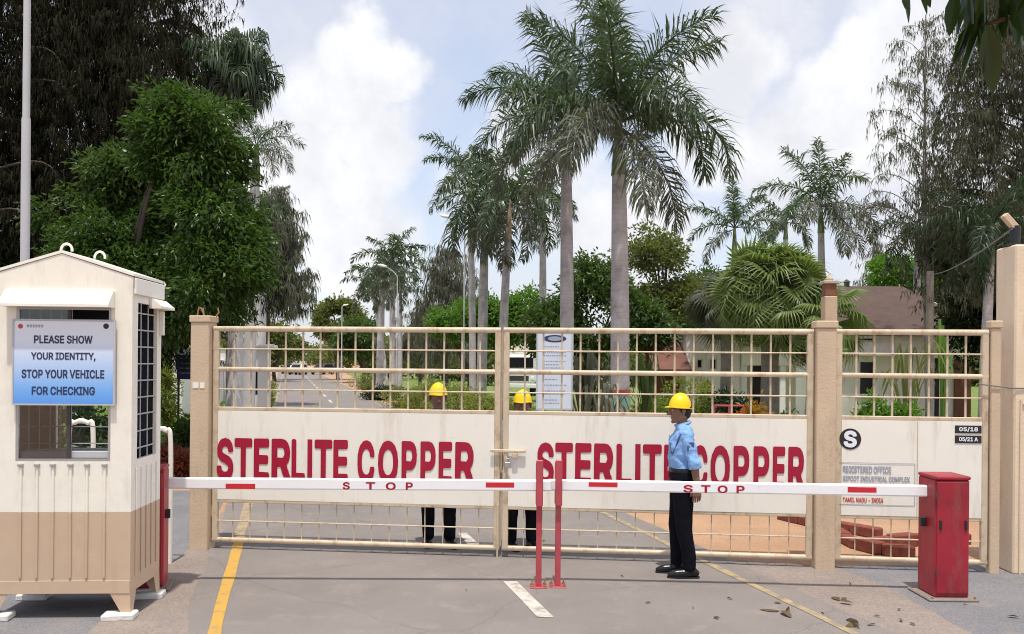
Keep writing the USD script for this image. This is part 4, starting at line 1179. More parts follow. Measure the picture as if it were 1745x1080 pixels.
royal_palm('far royal palm partly hidden by the distant clump', X(657, 68), 68, Zh(622, 480, 68), 0.20, 2.8, 18, nf=12, group=GP, elmin=-0.6, nleaf=36, lf=0.6, lw=0.1, lean=(-1.2, 0))
royal_palm('far royal palm with a forward leaning pale trunk right of the distant clump', X(682, 48), 48, Zh(677, 480, 48), 0.13, 1.9, 19, nf=11, group=GP, elmin=-0.6, nleaf=36, lf=0.5, lw=0.07)
royal_palm('palm crown filling the gap between the second and the middle palms', X(925, 36), 36, Zh(935, 345, 36), 0.16, 2.3, 20, nf=10, group=GP, elmin=-0.6, lf=0.6, lw=0.05)
# right-hand palms behind the fan palm
GR = 'royal palms behind the bungalows'
planH = [(deg(150), deg(55), 0.9, 2.6, False), (deg(35), deg(62), 0.8, 2.6, False), (deg(185), deg(15), 1.5, 2.4, False), (deg(-5), deg(30), 1.3, 2.4, False), (deg(200), deg(-10), 1.3, 2.4, True), (deg(100), deg(85), 0.3, 2.5, False), (deg(250), deg(45), 1.2, 2.2, False), (deg(330), deg(5), 1.4, 2.2, False)]
royal_palm('royal palm with a sparse crown rising left behind the fan palm', X(1250, 40), 40, Zh(1248, 385, 40), 0.16, 2.5, 21, plan=planH, group=GR, shaft=1.2, lf=0.6, lw=0.055)
planI = [(deg(120), deg(74), 0.7, 3.0, False), (deg(165), deg(45), 1.3, 2.7, False), (deg(20), deg(62), 1.3, 2.8, False), (deg(200), deg(10), 1.6, 2.3, False), (deg(-10), deg(10), 1.7, 2.7, True), (deg(-40), deg(-10), 1.25, 2.8, True), (deg(-70), deg(-25), 1.1, 2.8, True), (deg(230), deg(0), 1.3, 2.4, True), (deg(60), deg(30), 1.6, 2.4, False), (deg(5), deg(-30), 1.0, 2.7, True), (deg(280), deg(60), 1.0, 2.4, False), (deg(75), deg(82), 0.5, 2.8, False)]
royal_palm('royal palm with long grey hanging fronds left of the brown roof', X(1402, 34), 34, Zh(1402, 345, 34), 0.16, 2.6, 22, plan=planI, group=GR, shaft=1.2, lf=0.62, lw=0.045)
royal_palm('royal palm with small crown between the two palms behind the fan palm', X(1335, 46), 46, Zh(1335, 375, 46), 0.16, 2.4, 23, nf=10, group=GR, elmin=-0.2, lf=0.55, lw=0.06)
royal_palm('slender dark royal palm whose grey trunk stands right of the brown roof', X(1676, 19), 19, Zh(1668, 380, 19), 0.115, 1.7, 24, nf=13, group=GR, elmin=-0.8, shaft=0.9, lf=0.6, lw=0.035, m='deep_leaf', old='deep_leaf')
royal_palm('dark royal palm with drooping crown above the brown roof ridge', X(1560, 33), 33, Zh(1555, 385, 33), 0.15, 2.2, 25, nf=10, group=GR, elmin=-0.7, lf=0.6, lw=0.05, m='deep_leaf', old='deep_leaf')
# left row
GL = 'royal palms lining the left of the road'
royal_palm('royal palm whose shaggy drooping crown tops the left trees', X(400, 18), 18, Zh(376, 110, 18), 0.17, 0.95, 31, nf=24, group=GL, elmin=-0.9, trunk='trunk_white', shaft=0.9, lf=1.6, lw=0.08, bendk=1.2, grav=3.0)
planL = [(deg(0), deg(38), 1.5, 2.3, False), (deg(20), deg(60), 1.3, 2.0, False), (deg(-20), deg(5), 1.3, 2.0, False), (deg(180), deg(45), 1.5, 2.2, False), (deg(90), deg(60), 1.2, 2.2, False), (deg(230), deg(20), 1.6, 2.2, False), (deg(270), deg(50), 1.4, 2.2, False), (deg(-50), deg(-10), 1.2, 2.2, True), (deg(50), deg(10), 1.5, 2.2, True)]
royal_palm('royal palm lifting one arched frond out of the left trees', X(424, 24), 24, Zh(408, 245, 24), 0.17, 2.2, 32, plan=planL, lk=0.62, lf=0.75, group=GL, trunk='trunk_white', shaft=0.9)
royal_palm('royal palm with a grey crown farthest right among the left trees', X(444, 30), 30, Zh(446, 360, 30), 0.17, 1.4, 33, nf=12, group=GL, trunk='trunk_white', elmin=-0.8, lf=0.6, lw=0.05)

# ------------------------------------------------------------------ fan palm and its neighbours
fan_palm('large green fan palm with a shaggy skirt of dry leaves', X(1312, 21), 21, Zh(1312, 500, 21), 0.20, 0.80, 0.80, 92, 41, dead=12, elr=(1.5, -0.75))
fan_palm('smaller grey-green fan palm crowding the large one from the left', X(1238, 25), 25, Zh(1238, 515, 25), 0.16, 0.60, 0.75, 30, 42, dead=0, m='palm_pale')
fan_palm('smaller fan palm leaning over the gate post at the right of the large one', X(1385, 20), 20, Zh(1385, 540, 20), 0.14, 0.60, 0.8, 26, 43, dead=8)

# ------------------------------------------------------------------ trees on the left
tree('mango_tree', 'leafy green mango tree overhanging the left gate post', 'tree', (X(190, 14.5), 14.5), 2.6, 0.14,
     [(P(330, 250, 14.5), (0.95, 0.9, 1.1)), (P(365, 390, 14.4), (0.68, 0.8, 0.9)), (P(300, 330, 15.0), (1.2, 1.0, 1.2)), (P(375, 490, 14.0), (0.60, 0.7, 0.7)), (P(215, 430, 15), (1.1, 1.0, 1.1)), (P(175, 480, 14.6), (0.9, 0.8, 0.9)), (P(255, 500, 14.2), (0.8, 0.7, 0.8)), (P(330, 520, 14.6), (0.9, 0.8, 0.45)), (P(412, 440, 14.4), (0.32, 0.6, 0.75))],
     720, 120, (0.13, 0.046), 0.28, 'mango_leaf', 51, nl=10, droop=0.6, shell=0.45, thin=0.47)
tree('shade_tree', 'dark leafy tree between the tall grey pole and the green mango tree', 'tree', (X(140, 15.5), 15.5), 2.2, 0.13, [(P(150, 420, 15.5), (1.1, 0.9, 1.3)), (P(215, 330, 15.6), (0.8, 0.8, 0.9)), (P(110, 520, 15.2), (1.2, 0.9, 0.9))], 340, 90, (0.13, 0.05), 0.28, 'green_leaf', 58, nl=16, droop=0.6, shell=0.4, thin=0.48)
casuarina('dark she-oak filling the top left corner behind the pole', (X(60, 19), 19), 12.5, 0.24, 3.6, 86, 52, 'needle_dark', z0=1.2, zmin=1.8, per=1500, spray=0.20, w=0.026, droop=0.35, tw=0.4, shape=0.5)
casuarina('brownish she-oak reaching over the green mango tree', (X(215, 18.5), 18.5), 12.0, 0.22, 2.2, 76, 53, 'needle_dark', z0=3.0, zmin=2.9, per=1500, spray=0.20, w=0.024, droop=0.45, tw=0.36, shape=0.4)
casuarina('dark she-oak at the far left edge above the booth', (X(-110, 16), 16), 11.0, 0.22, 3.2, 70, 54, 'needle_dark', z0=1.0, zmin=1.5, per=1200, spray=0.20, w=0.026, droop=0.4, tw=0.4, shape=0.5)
casuarina('weeping she-oak hanging beside the lamp at the edge of the left trees', (X(452, 38), 38), Zh(452, 335, 38), 0.16, 1.15, 46, 55, 'needle_grey', z0=4.4, zmin=3.9, per=420, spray=0.55, w=0.05, droop=0.7, tw=0.3, shape=0.35)
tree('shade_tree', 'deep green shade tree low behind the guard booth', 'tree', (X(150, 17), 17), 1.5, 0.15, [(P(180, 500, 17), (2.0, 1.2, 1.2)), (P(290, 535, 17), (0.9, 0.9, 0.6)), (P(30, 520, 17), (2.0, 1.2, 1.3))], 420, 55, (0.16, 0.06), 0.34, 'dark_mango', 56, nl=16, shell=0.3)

# ------------------------------------------------------------------ trees behind
tree('shade_tree', 'airy olive-green tree right of the nearest palm trunk', 'tree', (X(1130, 34), 34), 2.6, 0.14, [(P(1115, 450, 34), (1.35, 1.2, 1.5)), (P(1160, 510, 34), (1.3, 1.2, 1.0)), (P(1075, 500, 34), (1.2, 1.2, 1.2))], 330, 42, (0.16, 0.08), 0.34, 'olive_leaf', 61, nl=18, shell=0.35)
tree('shade_tree', 'bright green rounded tree left of the middle palm pair', 'tree', (X(800, 44), 44), 1.8, 0.14, [(P(785, 545, 44), (1.6, 1.4, 1.0)), (P(850, 545, 44), (1.8, 1.4, 1.3)), (P(905, 530, 44), (1.4, 1.3, 1.3))], 360, 42, (0.22, 0.11), 0.42, 'bright_leaf', 62, shell=0.5)
tree('shade_tree', 'mid green tree behind the two nearest palm trunks', 'tree', (X(1010, 27), 27), 1.5, 0.13, [(P(1015, 520, 27), (1.1, 1.2, 1.5)), (P(950, 560, 27), (1.0, 1.0, 0.9)), (P(1095, 545, 27), (1.1, 1.0, 0.8))], 330, 42, (0.20, 0.08), 0.36, 'green_leaf', 63, shell=0.4)
tree('shade_tree', 'bright green tree showing above the brown roof ridge', 'tree', (X(1535, 48), 48), 3.5, 0.14, [(P(1530, 470, 48), (1.6, 1.3, 1.1)), (P(1575, 480, 48), (1.0, 1.0, 0.9))], 170, 42, (0.24, 0.12), 0.42, 'bright_leaf', 64)
tree('shade_tree', 'dark green tree filling the space right of the brown roof', 'tree', (X(1700, 24), 24), 2.5, 0.15, [(P(1680, 530, 24), (1.0, 1.2, 1.6)), (P(1740, 470, 24), (1.3, 1.2, 2.4)), (P(1650, 420, 25), (1.2, 1.0, 1.2))], 560, 50, (0.20, 0.08), 0.36, 'deep_leaf', 65, shell=0.35)
tree('shade_tree', 'dark tree between the olive tree and the fan palm', 'tree', (X(1200, 38), 38), 1.6, 0.12, [(P(1200, 515, 38), (1.0, 1.0, 1.4)), (P(1165, 540, 38), (1.0, 1.0, 0.9))], 150, 42, (0.18, 0.08), 0.34, 'green_leaf', 66)
tree('roadside_tree', 'small round olive tree left of the distant palm clump', 'tree', (X(576, 92), 92), 2.5, 0.2, [(P(576, 545, 92), (2.3, 2.0, 2.2))], 150, 38, (0.42, 0.22), 0.7, 'olive_leaf', 67)
tree('roadside_tree', 'hazy green tree closing the far left of the road', 'tree', (X(468, 82), 82), 2.0, 0.2, [(P(462, 580, 82), (2.0, 2.0, 1.7)), (P(488, 585, 90), (1.6, 1.6, 1.3))], 150, 38, (0.40, 0.2), 0.7, 'olive_leaf', 68)
tree('roadside_tree', 'brown-green tree just right of the road end', 'tree', (X(620, 80), 80), 2.0, 0.2, [(P(612, 575, 80), (2.0, 2.0, 1.8))], 110, 38, (0.40, 0.2), 0.7, 'green_leaf', 69)
casuarina('grey feathery she-oak behind the middle palms', (X(760, 50), 50), Zh(762, 425, 50), 0.16, 1.7, 34, 70, 'needle_grey', z0=2.5, per=170, spray=0.9, w=0.05, droop=0.5, tw=0.5, shape=0.5)
casuarina('grey she-oak between the distant palm clump and the middle palms', (X(716, 62), 62), Zh(716, 535, 62), 0.14, 1.8, 30, 71, 'needle_grey', z0=2.0, per=150, spray=0.8, w=0.06, droop=0.5, tw=0.5, shape=0.6)
casuarina('bare sparse she-oak against the right sky', (X(1585, 24), 24), Zh(1575, 25, 24), 0.10, 2.2, 46, 72, 'needle_grey', z0=4.6, per=120, spray=0.22, w=0.024, lean=(-0.2, 0), droop=0.40, tw=0.17, up=0.75, shape=0.55, bark='grey_bark')
casuarina('dense she-oak at the right edge above the plastered pillar', (X(1752, 22), 22), 12.5, 0.20, 2.3, 90, 73, 'needle_brown', z0=3.2, zmin=3.4, per=1000, spray=0.20, w=0.024, droop=0.45, tw=0.34, shape=0.35)
casuarina('dim she-oak behind the right bungalow', (X(1500, 60), 60), Zh(1500, 420, 60), 0.15, 1.8, 26, 74, 'needle_grey', z0=3, per=130, spray=0.9, w=0.06, droop=0.4, tw=0.5, shape=0.5)

# ------------------------------------------------------------------ hedges, beds and grass
hb = 'clipped bushes along the right verge'
for k, (px, D, wd, zh, m_) in enumerate([(625, 60, 1.3, 0.68, 'hedge_leaf'), (655, 45, 1.2, 0.42, 'deep_leaf'), (690, 38, 1.1, 0.50, 'hedge_leaf'), (735, 33, 1.2, 0.68, 'hedge_leaf'), (782, 30, 1.0, 0.68, 'hedge_leaf'), (818, 27, 0.7, 0.5, 'hedge_leaf'), (880, 24, 0.8, 0.45, 'hedge_leaf')]):
    lab = ['pale bush farthest along the right verge', 'dark low bush beside the distant palm trunks', 'pale grey-green bush right of the distant palm trunks', 'yellow-green bush behind the left yellow hard hat', 'yellow-green bush right of the left yellow hard hat', 'low bush at the foot of the middle palm trunk', 'yellow bush behind the right yellow hard hat'][k]
    bush('clipped_bush', lab, 'bush', (X(px, D), D), (wd, 0.8, zh), 90, 34, (0.10, 0.05), 0.22, m_, 80 + k, hb)
gb = 'shrubs in the bed before the bungalows'
for k, (px, D, wd, dp, zh, m_, lab) in enumerate([(1105, 19, 0.8, 0.6, 0.62, 'grass_leaf', 'yellow-green spiky shrub left of the front guard hard hat'), (1170, 23, 0.9, 0.6, 0.86, 'hedge_leaf', 'yellow hedge above the front guard hard hat'), (1215, 23, 0.6, 0.6, 0.84, 'hedge_leaf', 'yellow-green shrub right of the front guard hard hat'),
                                                (1243, 20, 0.45, 0.45, 0.80, 'deep_leaf', 'dark round shrub before the small pale house'), (1288, 18, 0.22, 0.22, 0.62, 'croton_leaf', 'orange-yellow croton beside the garden railing'), (1345, 18, 0.45, 0.4, 0.5, 'green_leaf', 'green shrub behind the right gate post'),
                                                (1450, 15, 0.32, 0.35, 0.74, 'green_leaf', 'green leafy shrub in the bed nearest the right gate post'), (1490, 15, 0.30, 0.3, 0.74, 'bright_leaf', 'yellow-green shrub in the middle of the bungalow bed'), (1535, 15, 0.34, 0.3, 0.74, 'bright_leaf', 'tall green shrub right in the bungalow bed'), (1575, 16, 0.3, 0.3, 0.5, 'green_leaf', 'small green shrub beside the bungalow doorway'), (1452, 12.6, 0.30, 0.25, 0.24, 'deep_leaf', 'low dark plant behind the red kerb nearest the right gate post'), (1512, 12.4, 0.30, 0.25, 0.26, 'green_leaf', 'low dark plant behind the middle of the red kerb'), (1565, 12.3, 0.28, 0.25, 0.28, 'deep_leaf', 'low dark plant behind the red kerb beside the right boom cabinet'), (1662, 12, 0.25, 0.3, 0.55, 'green_leaf', 'dark green plant behind the slim tan post')]):
    bush('garden_shrub', lab, 'shrub', (X(px, D), D), (wd, dp, zh), 70, 36, (0.12, 0.05), 0.18, m_, 100 + k, gb)
for k, (px, D, wd, dp, zh, m_, lab) in enumerate([(440, 27, 0.24, 0.8, 0.62, 'hedge_leaf', 'yellow-green bush at the left edge of the far road'), (452, 36, 0.3, 1.0, 0.7, 'hedge_leaf', 'far yellow bush along the left edge of the road'), (314, 14.5, 0.20, 0.3, 0.20, 'red_leaf', 'red-leaved plant beside the left gate post'), (290, 15.5, 0.25, 0.3, 0.20, 'red_leaf', 'red-leaved plant behind the bent tube railing'), (324, 17, 0.2, 0.3, 0.45, 'green_leaf', 'small green plant under the blue notice board'), (95, 12, 1.1, 0.4, 0.85, 'deep_leaf', 'dark shrub behind the guard booth seen through its window'), (284, 24, 0.22, 0.3, 0.95, 'hedge_leaf', 'tall yellow-green plant left of the blue notice board')]):
    bush('border_plant', lab, 'plant', (X(px, D), D), (wd, dp, zh), 60, 34, (0.12, 0.05), 0.16, m_, 130 + k)


def blade_plant(label, px, D, H, n, seed, m, name='spiky_plant', spread=0.6, w=0.05):
    r = np.random.default_rng(seed)
    t = thing(name, label, 'plant', (X(px, D), D, 0))
    for k in range(n):
        az = r.uniform(0, 6.28); sp = r.uniform(0.15, 1) * spread
        h = H * r.uniform(0.7, 1.05)
        c = bez([(0, 0, 0), (math.cos(az) * sp * 0.3, math.sin(az) * sp * 0.3, h * 0.6), (math.cos(az) * sp * 0.8, math.sin(az) * sp * 0.8, h * 0.98), (math.cos(az) * sp * 1.3, math.sin(az) * sp * 1.3, h * 0.72)], 3)
        ww = np.array([w * 0.6] + [w] * (len(c) - 2) + [0.003])[:, None] / 2
        sd = np.array([-math.sin(az), math.cos(az), 0]) * ww
        v = np.vstack([c + sd, c - sd]); q = len(c)
        f = [[i, i + 1, q + i + 1, q + i] for i in range(q - 1)]
        obj('leaf', (v, np.array(f)), m, t)


blade_plant('tall pandanus-like plant with drooping pale leaves right of the white board', 1000, 17, 2.3, 46, 141, 'palm_pale', spread=0.95, w=0.06)
blade_plant('arching long-leaved plant between the white board and the nearest palm', 1030, 15.2, 1.7, 34, 142, 'palm_pale', spread=0.6, w=0.05)
blade_plant('long-leaved green plant right of the nearest palm trunk', 1100, 18.5, 2.2, 34, 143, 'green_leaf', spread=0.45, w=0.05)
blade_plant('banana-like yellow-green plant before the brown-roofed bungalow', 1606, 18, 2.95, 14, 144, 'bright_leaf', spread=0.35, w=0.05)
blade_plant('spreading palm seedling before the brown-roofed bungalow', 1545, 18, 2.5, 18, 145, 'olive_leaf', spread=0.9, w=0.05)

# grass tufts on the left lawn: uncountable
rg = np.random.default_rng(7)
n = 14000
D_ = 14 + 30 * rg.uniform(0, 1, n) ** 1.6
xl = np.array([left_line(d) for d in D_]) - 1.2
x_ = xl - rg.uniform(0, 1, n) ** 1.3 * (5 + 0.1 * D_)
v, f = leaf_cloud(np.column_stack([x_, D_, np.full(n, 0.004)]), rg.normal(0, 0.4, (n, 3)) + [0, 0, 1.0], 0.14, 0.03, rg)
tag(obj('grass', (v, f), 'grass_leaf'), 'bright green grass on the lawn left of the road', 'grass', kind='stuff')

# far wood behind everything: reads as one mass
rt = np.random.default_rng(8)
parts = []
for k in range(70):
    px = -200 + 2200 * k / 69 + rt.normal(0, 12)
    D = rt.uniform(150, 230)
    if 470 < px < 545:
        D = 330
    c = P(px, 617, D)
    h = rt.uniform(5, 8)
    pts = unit(rt.normal(0, 1, (700, 3))) * rt.uniform(0.55, 1.05, (700, 1)) * [6.5, 5, h * 0.5] + [c[0], c[1], h * 0.52]
    pts = pts[pts[:, 2] > 0.1]
    parts.append(leaf_cloud(pts, rt.normal(0, 1, pts.shape), 1.1, 0.7, rt))
for k in range(44):
    px = -150 + 560 * k / 14 if k < 15 else 655 + 1300 * (k - 15) / 28
    D = rt.uniform(72, 100)
    c = P(px + rt.normal(0, 10), 617, D)
    h = rt.uniform(3.2, 4.8)
    pts = unit(rt.normal(0, 1, (900, 3))) * rt.uniform(0.5, 1.05, (900, 1)) * [2.9, 2.5, h * 0.5] + [c[0], c[1], h * 0.5]
    pts = pts[pts[:, 2] > 0.05]
    parts.append(leaf_cloud(pts, rt.normal(0, 1, pts.shape), 0.55, 0.35, rt))
tag(obj('distant_wood', join(parts), 'olive_leaf'), 'distant belt of trees along the horizon', 'wood', kind='stuff')

# ------------------------------------------------------------------ branch hanging in at the top right, close to the camera
rb_ = np.random.default_rng(9)
D = 3.2
o = P(1745, -60, D)
br = thing('mango_branch', 'dark hanging leaves of a near branch entering at the top right corner', 'branch', o)
tw = bez([np.zeros(3) + [0.35, 0.1, 0.25], P(1740, 10, D) - o, P(1705, 34, D) - o, P(1668, 44, D) - o], 6)
obj('twig', tube(tw, np.linspace(0.014, 0.006, len(tw)), 7), 'bark', br, smooth=40)
tw2 = bez([np.array([0.35, 0.1, 0.25]), P(1660, -30, D) - o, P(1560, -32, D) - o], 6)
obj('twig', tube(tw2, np.linspace(0.012, 0.004, len(tw2)), 7), 'bark', br, smooth=40)


def big_leaf(p, d, L, W, r):
    d = d / np.linalg.norm(d)
    s = np.cross(d, r.normal(0, 1, 3)); s /= np.linalg.norm(s); nn = np.cross(d, s)
    v = []
    for t_, w_ in ((0, 0.06), (0.15, 0.6), (0.4, 1.0), (0.7, 0.8), (0.9, 0.35), (1.0, 0.02)):
        c = p + d * L * t_ + np.array([0, 0, -0.12]) * L * t_ * t_
        v += [c + s * W / 2 * w_ + nn * W * 0.12 * w_, c, c - s * W / 2 * w_ + nn * W * 0.12 * w_]
    f = []
    for i in range(5):
        for j in range(2):
            a = i * 3 + j
            f += [[a, a + 1, a + 4], [a, a + 4, a + 3]]
    return np.array(v), np.array(f)


for k, (px, py, L, W, dx) in enumerate([(1668, 44, 0.19, 0.075, 0.1), (1672, 44, 0.17, 0.06, -0.35), (1682, 42, 0.20, 0.07, 0.3), (1660, 40, 0.15, 0.05, -0.6), (1690, 40, 0.16, 0.055, 0.1), (1655, 30, 0.13, 0.05, -0.3), (1640, -20, 0.17, 0.05, -0.25), (1652, -14, 0.16, 0.05, 0.05), (1665, -22, 0.18, 0.055, 0.2), (1680, -25, 0.17, 0.05, -0.1), (1630, -16, 0.13, 0.045, -0.1), (1700, -14, 0.14, 0.05, 0.3), (1712, -20, 0.17, 0.055, -0.1), (1722, -16, 0.15, 0.06, 0.2), (1735, -12, 0.15, 0.055, 0.05), (1540, -30, 0.12, 0.035, 0.2), (1548, -32, 0.10, 0.035, -0.2), (1562, -30, 0.115, 0.035, 0.2), (1574, -32, 0.08, 0.03, 0.5), (1590, -34, 0.07, 0.03, 0.1), (1672, 20, 0.13, 0.05, 0.1), (1732, 30, 0.10, 0.05, 0.3)]):
    p = P(px, py, D + rb_.normal(0, 0.05)) - o
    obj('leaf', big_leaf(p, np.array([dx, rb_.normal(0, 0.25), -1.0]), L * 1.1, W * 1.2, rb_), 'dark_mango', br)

cp = np.stack([P(a_, b_, d_) - o for a_, b_, d_ in zip(rb_.uniform(1640, 2050, 900), rb_.uniform(-420, -70, 900), rb_.uniform(2.5, 3.9, 900))])
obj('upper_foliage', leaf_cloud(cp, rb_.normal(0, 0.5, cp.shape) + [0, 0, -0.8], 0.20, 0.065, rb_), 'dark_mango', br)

# ------------------------------------------------------------------ fallen leaves
fl = np.random.default_rng(10)
big = [(1338, 1043, 0.16), (1322, 1030, 0.06), (1178, 1038, 0.06), (1428, 1027, 0.11), (1455, 1067, 0.12), (1497, 1068, 0.08), (1244, 1024, 0.06), (1216, 1057, 0.06), (1400, 1052, 0.05), (1485, 1052, 0.05), (1535, 1060, 0.07), (1456, 990, 0.05), (1530, 1040, 0.05), (1112, 1030, 0.05), (1060, 985, 0.05), (790, 1008, 0.04), (1720, 1053, 0.09), (1560, 1065, 0.06), (1650, 1030, 0.05), (1450, 1000, 0.06)]
for px, py, s in big:
    q = G(px, py)
    n = 3 if s > 0.1 else 1
    ps_ = [big_leaf(np.array([fl.normal(0, s * 0.3), fl.normal(0, s * 0.3), 0.022 + 0.004 * j]), np.array([fl.normal(), fl.normal(), 0.05]), s, s * 0.45, fl) for j in range(n)]
    v, f = join(ps_)
    v[:, 2] = np.clip(v[:, 2] * 1.0, 0.018, 0.05)
    t_ = tag(obj('fallen_leaf', (v + [q[0], q[1], 0], f), 'dry_leaf'), 'dry brown leaf fallen on the ground before the gate', 'leaf', 'fallen leaves before the gate')

# ------------------------------------------------------------------ buildings, walls, boards, vehicles
def wall_xz(outer, holes, x, y, t=0.2):
    m = wall_with_hole(outer, holes, t)
    return moved(m, x=x, y=y)


# bungalow with the brown roof
D0 = 27.0
x0, x1 = X(1428, D0), X(1640, D0)
hb_ = thing('bungalow', 'cream bungalow with a long brown hipped roof behind the side panel', 'house', (x0, D0, 0), -2)
W_ = x1 - x0
ez = Zh(1500, 566, D0)
w1 = (X(1464, D0) - x0, Zh(1476, 674, D0), X(1491, D0) - x0, Zh(1476, 614, D0))
dr = (X(1590, D0) - x0, 0.12, X(1608, D0) - x0, Zh(1598, 610, D0))
vt = (X(1462, D0) - x0, Zh(1476, 582, D0), X(1490, D0) - x0, Zh(1476, 574, D0))
ho = [w1, dr, vt]
obj('wall', wall_with_hole([(0, 0), (W_, 0), (W_, ez), (0, ez)], ho, 0.2), 'house_wall', hb_)
obj('wall', box(0, 0.2, 0.21, 6.8, 0, ez), 'house_wall', hb_)
obj('wall', box(W_ - 0.2, W_, 0.21, 6.8, 0, ez), 'house_wall', hb_)
obj('wall', box(0.21, W_ - 0.21, 6.6, 6.8, 0, ez), 'house_wall', hb_)
for (a, b, c, d) in (w1, vt):
    fr_ = obj('window', cat(box(a, a + 0.05, 0.06, 0.12, b, d), box(c - 0.05, c, 0.06, 0.12, b, d), box(a + 0.05, c - 0.05, 0.06, 0.12, d - 0.05, d), box(a + 0.05, c - 0.05, 0.06, 0.12, b, b + 0.05)), 'pale_wall', hb_)
    obj('pane', box(a + 0.05, c - 0.05, 0.085, 0.095, b + 0.05, d - 0.05), 'glass_dark', fr_)
    if d - b > 0.5:
        obj('sill', box(a - 0.06, c + 0.06, -0.06, -0.001, b - 0.07, b, 0.005), 'pale_wall', fr_)
obj('door', box(dr[0], dr[2], 0.10, 0.15, dr[1], dr[3]), 'door_dark', hb_)
obj('ledge', box(0.02, W_ * 0.6, -0.35, -0.001, Zh(1476, 606, D0), Zh(1476, 602, D0), 0.01), 'pale_wall', hb_)
for a, b in ((1578, 1590), (1663, 1672)):
    obj('porch_column', box(X(a, D0) - x0, X(b, D0) - x0, -1.0, -0.8, 0, ez - 0.01, 0.01), 'pale_wall', hb_)
obj('shutter', box(X(1622, D0) - x0, X(1650, D0) - x0, -0.06, -0.002, 0.3, Zh(1630, 612, D0), 0.01), 'brick_dark', hb_)
zr = Zh(1500, 488, D0 + 3.2)
hm = Manifold.hull_points(np.array([(-0.45, -0.28, ez), (W_ + 0.6, -0.28, ez), (W_ + 0.6, 7.2, ez), (-0.45, 7.2, ez), (-0.45, -0.28, ez + 0.06), (W_ + 0.6, -0.28, ez + 0.06), (W_ + 0.6, 7.2, ez + 0.06), (-0.45, 7.2, ez + 0.06), (0.0, 3.2, zr), (W_ - 0.6, 3.2, zr)])).to_mesh()
rf = obj('roof', trimesh.Trimesh(hm.vert_properties[:, :3], hm.tri_verts, process=False), 'roof_brown', hb_)
obj('roof_vent', moved(lathe([(0.0, 0), (0.1, 0), (0.1, 0.14), (0.14, 0.16), (0.0, 0.26)], 10), X(1502, D0) - x0, 3.2, zr - 0.02), 'dark_metal', rf)
obj('fascia', box(-0.45, W_ + 0.6, -0.31, -0.281, ez - 0.12, ez + 0.05), 'door_dark', rf)

# small pale house with porch behind the fan palm
D1 = 26.0
hx = X(1170, D1)
hs_ = thing('small_house', 'small pale house with two dark windows and a dark porch under the fan palm', 'house', (hx, D1, 0), 0)
q = lambda px: X(px, D1) - hx
z = lambda py: Zh(1220, py, D1)
W2 = q(1262)
wn = [(q(1188), z(628), q(1198), z(612)), (q(1210), z(630), q(1222), z(611))]
obj('wall', wall_with_hole([(0, 0), (W2, 0), (W2, z(570)), (0, z(570))], wn, 0.2), 'house_wall', hs_)
obj('wall', box(0, 0.2, 0.21, 4.0, 0, z(570)), 'house_wall', hs_)
obj('wall', box(W2 - 0.2, W2, 0.21, 4.0, 0, z(570)), 'house_wall', hs_)
obj('parapet', box(-0.05, q(1212), -0.05, 4.05, z(570) + 0.001, z(565)), 'pale_wall', hs_)
for (a, b, c, d) in wn:
    fr_ = obj('window', cat(box(a, a + 0.03, 0.06, 0.12, b, d), box(c - 0.03, c, 0.06, 0.12, b, d), box(a + 0.03, c - 0.03, 0.06, 0.12, d - 0.03, d), box(a + 0.03, c - 0.03, 0.06, 0.12, b, b + 0.03)), 'pale_wall', hs_)
    obj('pane', box(a + 0.03, c - 0.03, 0.085, 0.095, b + 0.03, d - 0.03), 'glass_dark', fr_)
px0, px1 = q(1262), q(1390)
obj('porch_back_wall', box(px0 + 0.01, px1, 1.8, 2.0, 0, z(585)), 'house_wall', hs_)
obj('porch_beam', box(px0 + 0.01, px1, -0.1, 0.12, z(622), z(590), 0.01), 'house_wall', hs_)
obj('porch_slab', box(px0 + 0.01, px1 + 0.2, -0.4, 2.1, z(585) + 0.002, z(578), 0.02), 'pale_wall', hs_)
obj('door', box(q(1276), q(1300), 1.74, 1.795, 0.05, z(624)), 'door_dark', hs_)
obj('door', box(q(1312), q(1326), 1.74, 1.795, 0.05, z(606)), 'door_dark', hs_)
for a, b in ((1262, 1272), (1302, 1312), (1328, 1338)):
    obj('porch_column', box(q(a), q(b), -0.08, 0.10, 0, z(622) - 0.002, 0.015), 'pale_wall', hs_)
a_, b_ = q(1104), -0.02
hm = Manifold.hull_points(np.array([(a_, -0.9, z(632)), (b_, -0.9, z(632)), (a_ + 0.1, 1.2, z(578)), (b_, 1.2, z(578)), (a_, -0.9, z(629)), (b_, -0.9, z(629)), (a_ + 0.1, 1.2, z(582)), (b_, 1.2, z(582))])).to_mesh()
obj('lean_to_roof', trimesh.Trimesh(hm.vert_properties[:, :3], hm.tri_verts, process=False), 'roof_red', hs_)
obj('lean_to_wall', box(a_ + 0.1, b_, 1.0, 1.18, 0, z(582)), 'brick_dark', hs_)

# garden railing (red) by the small house
gr_ = thing('garden_railing', 'low red metal railing in the bed below the porch', 'railing', (X(1218, 17), 17, 0))
xe = X(1268, 17) - X(1218, 17)
zt_ = Zh(1240, 691, 17)
obj('rail', tube([(0, 0, zt_), (xe, 0, zt_)], 0.018, 8), 'pole_red', gr_)
obj('rail', tube([(0, 0, zt_ - 0.16), (xe, 0, zt_ - 0.16)], 0.018, 8), 'pole_red', gr_)
for s in (0.0, 0.5, 1.0):
    obj('upright', tube([(xe * s, 0, 0), (xe * s, 0, zt_)], 0.018, 8), 'pole_red', gr_)

